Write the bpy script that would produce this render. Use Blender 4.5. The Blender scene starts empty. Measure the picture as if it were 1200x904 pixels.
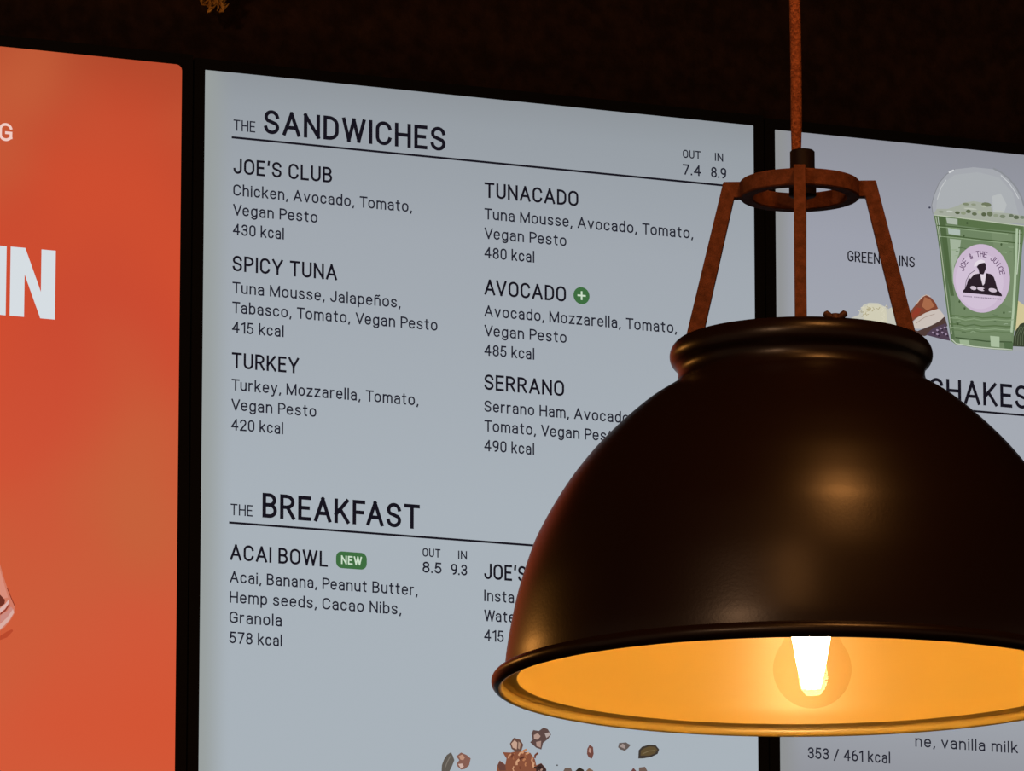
import bpy, bmesh, math, random
from mathutils import Matrix, Vector
from mathutils.geometry import tessellate_polygon

SC = bpy.context.scene
COL = SC.collection

# ------------------------------------------------------------------ camera, world, exposure
cam_data = bpy.data.cameras.new('camera')
cam_data.sensor_fit = 'HORIZONTAL'
cam_data.sensor_width = 36.0
cam_data.lens = 7950.0 * 36.0 / 1200.0           # a long telephoto
cam_data.clip_start = 0.1
cam_data.clip_end = 60.0
cam = bpy.data.objects.new('camera', cam_data)
COL.objects.link(cam)
cr = Vector((0.924987025816691, -0.3799986752666013, -9.416167125872094e-05))
cu = Vector((-0.07846555607724764, -0.19124211214667364, 0.9784015592031564))
cf = Vector((0.3718093040528714, 0.9050013598538442, 0.20671327988886506))
cam.matrix_world = Matrix(((cr.x, cu.x, -cf.x, -2.549656204141247),
                           (cr.y, cu.y, -cf.y, -6.28330911764435),
                           (cr.z, cu.z, -cf.z, 1.5), (0, 0, 0, 1)))
SC.camera = cam

world = bpy.data.worlds.new('world')
SC.world = world
world.use_nodes = True
world.node_tree.nodes['Background'].inputs[0].default_value = (1.0, 0.62, 0.36, 1)
world.node_tree.nodes['Background'].inputs[1].default_value = 0.22

SC.view_settings.view_transform = 'Standard'
SC.view_settings.look = 'None'
SC.view_settings.exposure = 0.0
SC.view_settings.gamma = 1.0
SC.view_settings.use_curve_mapping = False

BULB_STRENGTH = 84.0
DOWNLIGHT_POWER = 42.0
ADDED_FRONT_POWER = 24.0
ROOM_POWER = 130.0
PENDANT_POWER = 9.0


def spot(name, loc, aim, power, size, color, angle):
    d = bpy.data.lights.new(name, 'SPOT')
    d.energy = power
    d.shadow_soft_size = size
    d.color = color
    d.spot_size = math.radians(angle)
    d.spot_blend = 0.6
    o = bpy.data.objects.new(name, d)
    COL.objects.link(o)
    o.location = loc
    o.rotation_euler = (Vector(aim) - Vector(loc)).to_track_quat('-Z', 'Y').to_euler()
    return o


# the other warm lamps of the room, and an added front spot, out of the photograph
spot('warm_spotlight', (-0.592, -2.80, 3.56), (-0.56, -2.0, 2.3), DOWNLIGHT_POWER, 0.11, (1.0, 0.40, 0.10), 80)
spot('warm_spotlight', (-1.50, -3.68, 3.50), (-0.5, -1.9, 2.4), ADDED_FRONT_POWER, 0.20, (1.0, 0.42, 0.12), 70)  # added spot, imitates the glow of the bulb's flare on the dome
spot('warm_spotlight', (-3.4, -4.4, 3.4), (-0.5, -1.9, 2.6), ROOM_POWER, 0.12, (1.0, 0.56, 0.30), 60)
pd = bpy.data.lights.new('pendant_bulb_light', 'POINT')
pd.energy = PENDANT_POWER
pd.shadow_soft_size = 0.06
pd.color = (1.0, 0.40, 0.08)
po = bpy.data.objects.new('pendant_bulb_light', pd)
COL.objects.link(po)
po.location = (-1.35, -0.62, 2.62)


# ------------------------------------------------------------------ helpers
def lin(c):
    return c / 12.92 if c <= 0.04045 else ((c + 0.055) / 1.055) ** 2.4


def hexcol(h):
    if isinstance(h, tuple):
        return tuple(lin(v / 255) for v in h) + (1.0,)
    h = h.lstrip('#')
    return tuple(lin(int(h[i:i + 2], 16) / 255) for i in (0, 2, 4)) + (1.0,)


_mats = {}


def paint(name, color, rough=0.5, metallic=0.0, spec=0.5, noise=None, bump=None):
    """Principled material; noise = (scale, darker colour, lighter colour), bump = (scale, strength)."""
    if name in _mats:
        return _mats[name]
    m = bpy.data.materials.new(name)
    m.use_nodes = True
    nt = m.node_tree
    b = nt.nodes['Principled BSDF']
    b.inputs['Base Color'].default_value = hexcol(color)
    b.inputs['Roughness'].default_value = rough
    b.inputs['Metallic'].default_value = metallic
    b.inputs['Specular IOR Level'].default_value = spec
    tc = nt.nodes.new('ShaderNodeTexCoord')
    if noise:
        n = nt.nodes.new('ShaderNodeTexNoise')
        n.inputs['Scale'].default_value = noise[0]
        n.inputs['Detail'].default_value = 5
        r = nt.nodes.new('ShaderNodeValToRGB')
        r.color_ramp.elements[0].position = 0.35
        r.color_ramp.elements[1].position = 0.68
        r.color_ramp.elements[0].color = hexcol(noise[1])
        r.color_ramp.elements[1].color = hexcol(noise[2])
        nt.links.new(tc.outputs['Object'], n.inputs['Vector'])
        nt.links.new(n.outputs['Fac'], r.inputs['Fac'])
        nt.links.new(r.outputs['Color'], b.inputs['Base Color'])
    if bump:
        n2 = nt.nodes.new('ShaderNodeTexNoise')
        n2.inputs['Scale'].default_value = bump[0]
        n2.inputs['Detail'].default_value = 3
        bp = nt.nodes.new('ShaderNodeBump')
        bp.inputs['Strength'].default_value = bump[1]
        bp.inputs['Distance'].default_value = 0.002
        nt.links.new(tc.outputs['Object'], n2.inputs['Vector'])
        nt.links.new(n2.outputs['Fac'], bp.inputs['Height'])
        nt.links.new(bp.outputs['Normal'], b.inputs['Normal'])
    _mats[name] = m
    return m


def glow(hexc, strength=1.0):
    """A lit pixel colour of a screen."""
    key = ('glow', hexc, strength)
    if key in _mats:
        return _mats[key]
    m = bpy.data.materials.new('screen_pixel')
    m.use_nodes = True
    nt = m.node_tree
    b = nt.nodes['Principled BSDF']
    b.inputs['Base Color'].default_value = (0.004, 0.004, 0.004, 1)
    b.inputs['Roughness'].default_value = 0.5
    b.inputs['Specular IOR Level'].default_value = 0.05
    b.inputs['Emission Color'].default_value = hexcol(hexc)
    b.inputs['Emission Strength'].default_value = strength
    _mats[key] = m
    return m


class MB:
    """Collects polygons with material slots and links them as one mesh object."""

    def __init__(self):
        self.v, self.f, self.mi, self.mats = [], [], [], []

    def slot(self, m):
        if m not in self.mats:
            self.mats.append(m)
        return self.mats.index(m)

    def add(self, verts, faces, m):
        b = len(self.v)
        s = self.slot(m)
        self.v += [tuple(p) for p in verts]
        for f in faces:
            self.f.append([b + i for i in f])
            self.mi.append(s)

    def box(self, lo, hi, m):
        (x0, y0, z0), (x1, y1, z1) = lo, hi
        vs = [(x0, y0, z0), (x1, y0, z0), (x1, y1, z0), (x0, y1, z0), (x0, y0, z1), (x1, y0, z1), (x1, y1, z1), (x0, y1, z1)]
        self.add(vs, [(0, 3, 2, 1), (4, 5, 6, 7), (0, 1, 5, 4), (1, 2, 6, 5), (2, 3, 7, 6), (3, 0, 4, 7)], m)

    def lathe(self, prof, m, n=96, cap0=False, cap1=False, cx=0.0, cy=0.0):
        b = []
        for r, z in prof:
            for i in range(n):
                a = 2 * math.pi * i / n
                b.append((cx + r * math.cos(a), cy + r * math.sin(a), z))
        fs = []
        for k in range(len(prof) - 1):
            for i in range(n):
                j = (i + 1) % n
                fs.append((k * n + i, k * n + j, (k + 1) * n + j, (k + 1) * n + i))
        if cap0:
            fs.append(tuple(range(n - 1, -1, -1)))
        if cap1:
            fs.append(tuple((len(prof) - 1) * n + i for i in range(n)))
        self.add(b, fs, m)

    def tube(self, pts, rad, m, n=10, caps=True):
        pts = [Vector(p) for p in pts]
        rads = rad if isinstance(rad, (list, tuple)) else [rad] * len(pts)
        vs, fs = [], []
        up = Vector((0.31, 0.92, 0.21))
        for i, p in enumerate(pts):
            t = (pts[min(i + 1, len(pts) - 1)] - pts[max(i - 1, 0)]).normalized()
            a = t.cross(up).normalized()
            c = t.cross(a)
            for k in range(n):
                w = 2 * math.pi * k / n
                vs.append(p + (a * math.cos(w) + c * math.sin(w)) * rads[i])
        for i in range(len(pts) - 1):
            for k in range(n):
                j = (k + 1) % n
                fs.append((i * n + k, i * n + j, (i + 1) * n + j, (i + 1) * n + k))
        if caps:
            fs.append(tuple(range(n - 1, -1, -1)))
            fs.append(tuple((len(pts) - 1) * n + k for k in range(n)))
        self.add(vs, fs, m)

    def flat(self, pts, y, m):
        """A filled outline in the plane of a screen (x, z), facing the room."""
        poly = [Vector((x, z, 0)) for x, z in pts]
        tri = tessellate_polygon([poly])
        fs = []
        for a, b, c in tri:
            nrm = (poly[b] - poly[a]).cross(poly[c] - poly[a]).z
            fs.append((a, b, c) if nrm > 0 else (a, c, b))
        self.add([(x, y, z) for x, z in pts], fs, m)

    def stroke(self, pts, w, y, m):
        n = len(pts)
        L, R = [], []
        for i in range(n):
            p = Vector(pts[i])
            t = (Vector(pts[min(i + 1, n - 1)]) - Vector(pts[max(i - 1, 0)]))
            if i in (0, n - 1) and n > 3 and (Vector(pts[0]) - Vector(pts[-1])).length < 1e-9:
                t = Vector(pts[1]) - Vector(pts[-2])
            t = t.normalized() if t.length > 0 else Vector((1, 0))
            q = Vector((-t.y, t.x)) * w / 2
            L.append(p + q)
            R.append(p - q)
        vs = [(a.x, y, a.y) for a in R] + [(a.x, y, a.y) for a in L]
        self.add(vs, [(i, i + 1, n + i + 1, n + i) for i in range(n - 1)], m)

    def build(self, name, parent=None, smooth=False, label=None, bevel=0.0):
        me = bpy.data.meshes.new(name)
        me.from_pydata(self.v, [], self.f)
        for m in self.mats:
            me.materials.append(m)
        me.polygons.foreach_set('material_index', self.mi)
        if smooth:
            me.polygons.foreach_set('use_smooth', [True] * len(me.polygons))
        me.update()
        o = bpy.data.objects.new(name, me)
        COL.objects.link(o)
        if parent:
            o.parent = parent
        if label:
            o['label'] = label
        if bevel:
            md = o.modifiers.new('bevel', 'BEVEL')
            md.width = bevel
            md.segments = 3
            md.limit_method = 'ANGLE'
        if smooth:
            md = o.modifiers.new('sharp', 'EDGE_SPLIT')
            md.split_angle = math.radians(40)
        return o


def thing(name, label, cat, loc, group=None, rotz=0.0):
    o = bpy.data.objects.new(name, None)
    o.empty_display_size = 0.05
    COL.objects.link(o)
    o.location = loc
    o.rotation_euler = (0, 0, rotz)
    o['label'] = label
    o['category'] = cat
    if group:
        o['group'] = group
    return o


def structure(mb, name):
    o = mb.build(name)
    o['kind'] = 'structure'
    return o


# ------------------------------------------------------------------ lettering: a narrow sans face drawn as strokes
def _arc(cx, cy, rx, ry, a0, a1, n=12):
    return [(cx + rx * math.cos(math.radians(a0 + (a1 - a0) * i / n)), cy + ry * math.sin(math.radians(a0 + (a1 - a0) * i / n))) for i in range(n + 1)]


def _oval(w, y0, y1, ry):
    p = _arc(w / 2, y1 - ry, w / 2, ry, 0, 180) + _arc(w / 2, y0 + ry, w / 2, ry, 180, 360)
    return p + [p[0]]


def _face():
    X = 0.735
    F = {}
    F['A'] = (.54, [[(0, 0), (.27, 1)], [(.27, 1), (.54, 0)], [(.10, .32), (.44, .32)]])
    F['B'] = (.43, [[(0, 0), (0, 1)], [(0, 1), (.20, 1)] + _arc(.20, .765, .20, .235, 90, -90) + [(0, .53)], [(0, .53), (.22, .53)] + _arc(.21, .265, .22, .265, 90, -90) + [(0, 0)]])
    cc = _arc(.235, .70, .235, .30, 12, 180) + _arc(.235, .30, .235, .30, 180, 348)
    F['C'] = (.47, [cc])
    F['D'] = (.45, [[(0, 0), (0, 1)], [(0, 1), (.15, 1)] + _arc(.15, .66, .30, .34, 90, 0) + _arc(.15, .34, .30, .34, 0, -90) + [(0, 0)]])
    F['E'] = (.37, [[(0, 0), (0, 1)], [(0, 1), (.37, 1)], [(0, .52), (.32, .52)], [(0, 0), (.37, 0)]])
    F['F'] = (.36, [[(0, 0), (0, 1)], [(0, 1), (.36, 1)], [(0, .50), (.31, .50)]])
    F['G'] = (.48, [_arc(.24, .70, .24, .30, 15, 180) + _arc(.24, .30, .24, .30, 180, 320) + [(.48, .16)], [(.48, .16), (.48, .46)], [(.48, .46), (.27, .46)]])
    F['H'] = (.48, [[(0, 0), (0, 1)], [(.48, 0), (.48, 1)], [(0, .52), (.48, .52)]])
    F['I'] = (0, [[(0, 0), (0, 1)]])
    F['J'] = (.37, [[(.37, 1), (.37, .28)] + _arc(.185, .26, .185, .26, 0, -180)])
    F['K'] = (.46, [[(0, 0), (0, 1)], [(0, .34), (.43, 1)], [(.16, .58), (.46, 0)]])
    F['L'] = (.36, [[(0, 0), (0, 1)], [(0, 0), (.36, 0)]])
    F['M'] = (.64, [[(0, 0), (0, 1)], [(0, 1), (.32, .02)], [(.32, .02), (.64, 1)], [(.64, 1), (.64, 0)]])
    F['N'] = (.48, [[(0, 0), (0, 1)], [(0, 1), (.48, 0)], [(.48, 0), (.48, 1)]])
    F['O'] = (.49, [_oval(.49, 0, 1, .30)])
    F['P'] = (.44, [[(0, 0), (0, 1)], [(0, 1), (.20, 1)] + _arc(.18, .725, .26, .275, 90, -90) + [(0, .45)]])
    F['R'] = (.45, [[(0, 0), (0, 1)], [(0, 1), (.20, 1)] + _arc(.18, .74, .25, .26, 90, -90) + [(0, .48)], [(.22, .48), (.45, 0)]])
    F['S'] = (.44, [_arc(.22, .745, .21, .255, 8, 220) + [(.22, .505)] + _arc(.22, .255, .22, .255, 42, -172)])
    F['T'] = (.48, [[(0, 1), (.48, 1)], [(.24, 1), (.24, 0)]])
    F['U'] = (.45, [[(0, 1), (0, .29)] + _arc(.225, .28, .225, .28, 180, 360) + [(.45, 1)]])
    F['V'] = (.52, [[(0, 1), (.26, 0)], [(.26, 0), (.52, 1)]])
    F['W'] = (.76, [[(0, 1), (.19, 0)], [(.19, 0), (.38, 1)], [(.38, 1), (.57, 0)], [(.57, 0), (.76, 1)]])
    F['Y'] = (.52, [[(0, 1), (.26, .40)], [(.52, 1), (.26, .40)], [(.26, .40), (.26, 0)]])
    F['0'] = (.40, [_oval(.40, 0, 1, .26)])
    F['1'] = (.20, [[(.20, 0), (.20, 1)], [(.20, 1), (0, .86)]])
    F['2'] = (.41, [_arc(.20, .745, .20, .255, 170, -25) + [(0, 0)], [(0, 0), (.41, 0)]])
    F['3'] = (.40, [_arc(.195, .76, .19, .24, 165, -90) + [(.12, .52)], _arc(.195, .26, .205, .26, 90, -165)])
    F['4'] = (.46, [[(.34, 0), (.34, 1)], [(.34, 1), (0, .29)], [(0, .29), (.46, .29)]])
    F['5'] = (.39, [[(.36, 1), (.06, 1)], [(.06, 1), (.02, .50)], [(.02, .50)] + _arc(.18, .31, .21, .31, 125, -160)])
    F['6'] = (.40, [_oval(.40, 0, .60, .24), [(.01, .34), (.02, .56)] + _arc(.26, .56, .25, .44, 170, 95)])
    F['7'] = (.42, [[(0, 1), (.42, 1)], [(.42, 1), (.13, 0)]])
    F['8'] = (.40, [_oval(.40, 0, .53, .25), [(x + .02, y) for x, y in _oval(.36, .53, 1, .23)]])
    F['9'] = (.40, [_oval(.40, .40, 1, .24), [(.39, .66), (.38, .44)] + _arc(.14, .44, .25, .44, -10, -85)])
    F['a'] = (.35, [_arc(.175, X - .2, .17, .2, 165, 0) + [(.345, 0)], [(.345, X * .60), (.19, X * .60)] + _arc(.17, .21, .17, .225, 100, 270) + _arc(.17, .2, .175, .215, 270, 325)])
    F['b'] = (.37, [[(0, 0), (0, 1.06)], _oval(.37, 0, X, .26)])
    F['c'] = (.36, [_arc(.18, X - .25, .18, .25, 20, 180) + _arc(.18, .25, .18, .25, 180, 340)])
    F['d'] = (.37, [[(.37, 0), (.37, 1.06)], _oval(.37, 0, X, .26)])
    F['e'] = (.37, [[(0, .39), (.37, .39)], [(.37, .39)] + _arc(.185, X - .27, .185, .27, 0, 180) + _arc(.185, .26, .185, .26, 180, 325)])
    F['g'] = (.37, [_oval(.37, 0, X, .26), [(.37, X), (.37, -.05)] + _arc(.185, -.05, .185, .23, 0, -155)])
    arch = _arc(.18, X - .25, .18, .25, 180, 0)
    F['h'] = (.36, [[(0, 0), (0, 1.06)], [(0, .40)] + arch + [(.36, 0)]])
    F['i'] = (0, [[(0, 0), (0, X)], [(0, .985), (0, 1.0)]])
    F['j'] = (.1, [[(.1, X), (.1, -.1)] + _arc(0, -.1, .1, .18, 0, -80), [(.1, .985), (.1, 1.0)]])
    F['k'] = (.36, [[(0, 0), (0, 1.06)], [(0, .26), (.33, X)], [(.12, .43), (.36, 0)]])
    F['l'] = (0, [[(0, 0), (0, 1.06)]])
    F['m'] = (.62, [[(0, 0), (0, X)], [(0, .40)] + _arc(.155, X - .22, .155, .22, 180, 0) + [(.31, 0)], [(.31, .40)] + _arc(.465, X - .22, .155, .22, 180, 0) + [(.62, 0)]])
    F['n'] = (.36, [[(0, 0), (0, X)], [(0, .40)] + arch + [(.36, 0)]])
    F['ñ'] = (.36, F['n'][1] + [[(.05, .93), (.12, 1.0), (.24, .93), (.31, 1.0)]])
    F['o'] = (.39, [_oval(.39, 0, X, .27)])
    F['p'] = (.37, [[(0, -.30), (0, X)], _oval(.37, 0, X, .26)])
    F['r'] = (.22, [[(0, 0), (0, X)], [(0, .40)] + _arc(.18, X - .25, .18, .25, 180, 80)])
    F['s'] = (.34, [_arc(.17, X - .185, .16, .185, 15, 215) + [(.17, .375)] + _arc(.17, .185, .17, .185, 40, -168)])
    F['t'] = (.24, [[(.10, .95), (.10, .18)] + _arc(.21, .17, .11, .17, 180, 270), [(0, X), (.23, X)]])
    F['u'] = (.36, [[(0, X), (0, .26)] + _arc(.18, .24, .18, .24, 180, 360) + [(.36, .3)], [(.36, X), (.36, 0)]])
    F['v'] = (.38, [[(0, X), (.19, 0)], [(.19, 0), (.38, X)]])
    F['y'] = (.38, [[(0, X), (.19, .02)], [(.38, X), (.17, -.10)] + _arc(.06, -.10, .11, .20, 0, -100)])
    F['z'] = (.34, [[(0, X), (.34, X)], [(.34, X), (0, 0)], [(0, 0), (.34, 0)]])
    F[','] = (.05, [[(.06, .02), (.02, -.16)]])
    F['.'] = (0, [[(0, 0), (0, .015)]])
    F['’'] = (.04, [[(.04, 1.03), (.02, .80)]])
    F['/'] = (.32, [[(0, -.08), (.32, 1)]])
    F['&'] = (.48, [[(.48, 0), (.12, .62)] + _arc(.22, .79, .12, .21, 200, -20) + [(.06, .38)] + _arc(.2, .22, .2, .22, 150, 330) + [(.47, .45)]])
    return F


FACE = _face()


def write(mb, s, x, z, width, cap, y, m, weight=0.12):
    """Writes s on a screen: ink starts at x, baseline at z, with the given ink width and cap height; weight is stroke / cap height."""
    sw = cap * weight
    h = cap - sw
    bear = 0.085 + 0.15 * weight
    pen, runs = 0.0, []
    prev = None
    for ch in s:
        if ch == ' ':
            pen += 0.42 + 0.8 * weight
            prev = None
            continue
        w, strokes = FACE[ch]
        if prev:
            pen += bear + weight
            if prev in 'AVTYPFW' and ch in 'AVaeocsu,.' and prev + ch not in ('AA',) and not (prev == 'A' and ch in 'aeocsu'):
                pen -= 0.07
            if prev in 'LK' and ch in 'YVT':
                pen -= 0.06
            if ch in ',.':
                pen -= 0.03
        runs.append((pen, strokes))
        pen += w
        prev = ch
        end = pen
    xs = [p + q[0] for p, st in runs for k in st for q in k]
    x0, x1 = min(xs), max(xs)
    sx = (width - sw) / (x1 - x0) if x1 > x0 else 1.0
    for p, st in runs:
        for k in st:
            P = [(x + sw / 2 + (p + a - x0) * sx, z + sw / 2 + b * h) for a, b in k]
            a, b = Vector(P[0]), Vector(P[1])
            closed = (Vector(P[0]) - Vector(P[-1])).length < 1e-9
            if not closed:
                d = (b - a).normalized() * sw / 2
                P[0] = tuple(a - d)
                a, b = Vector(P[-1]), Vector(P[-2])
                P[-1] = tuple(a + (a - b).normalized() * sw / 2)
            # diagonals must not poke out above or below the line
            mb.stroke(P, sw, y, m)


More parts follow.
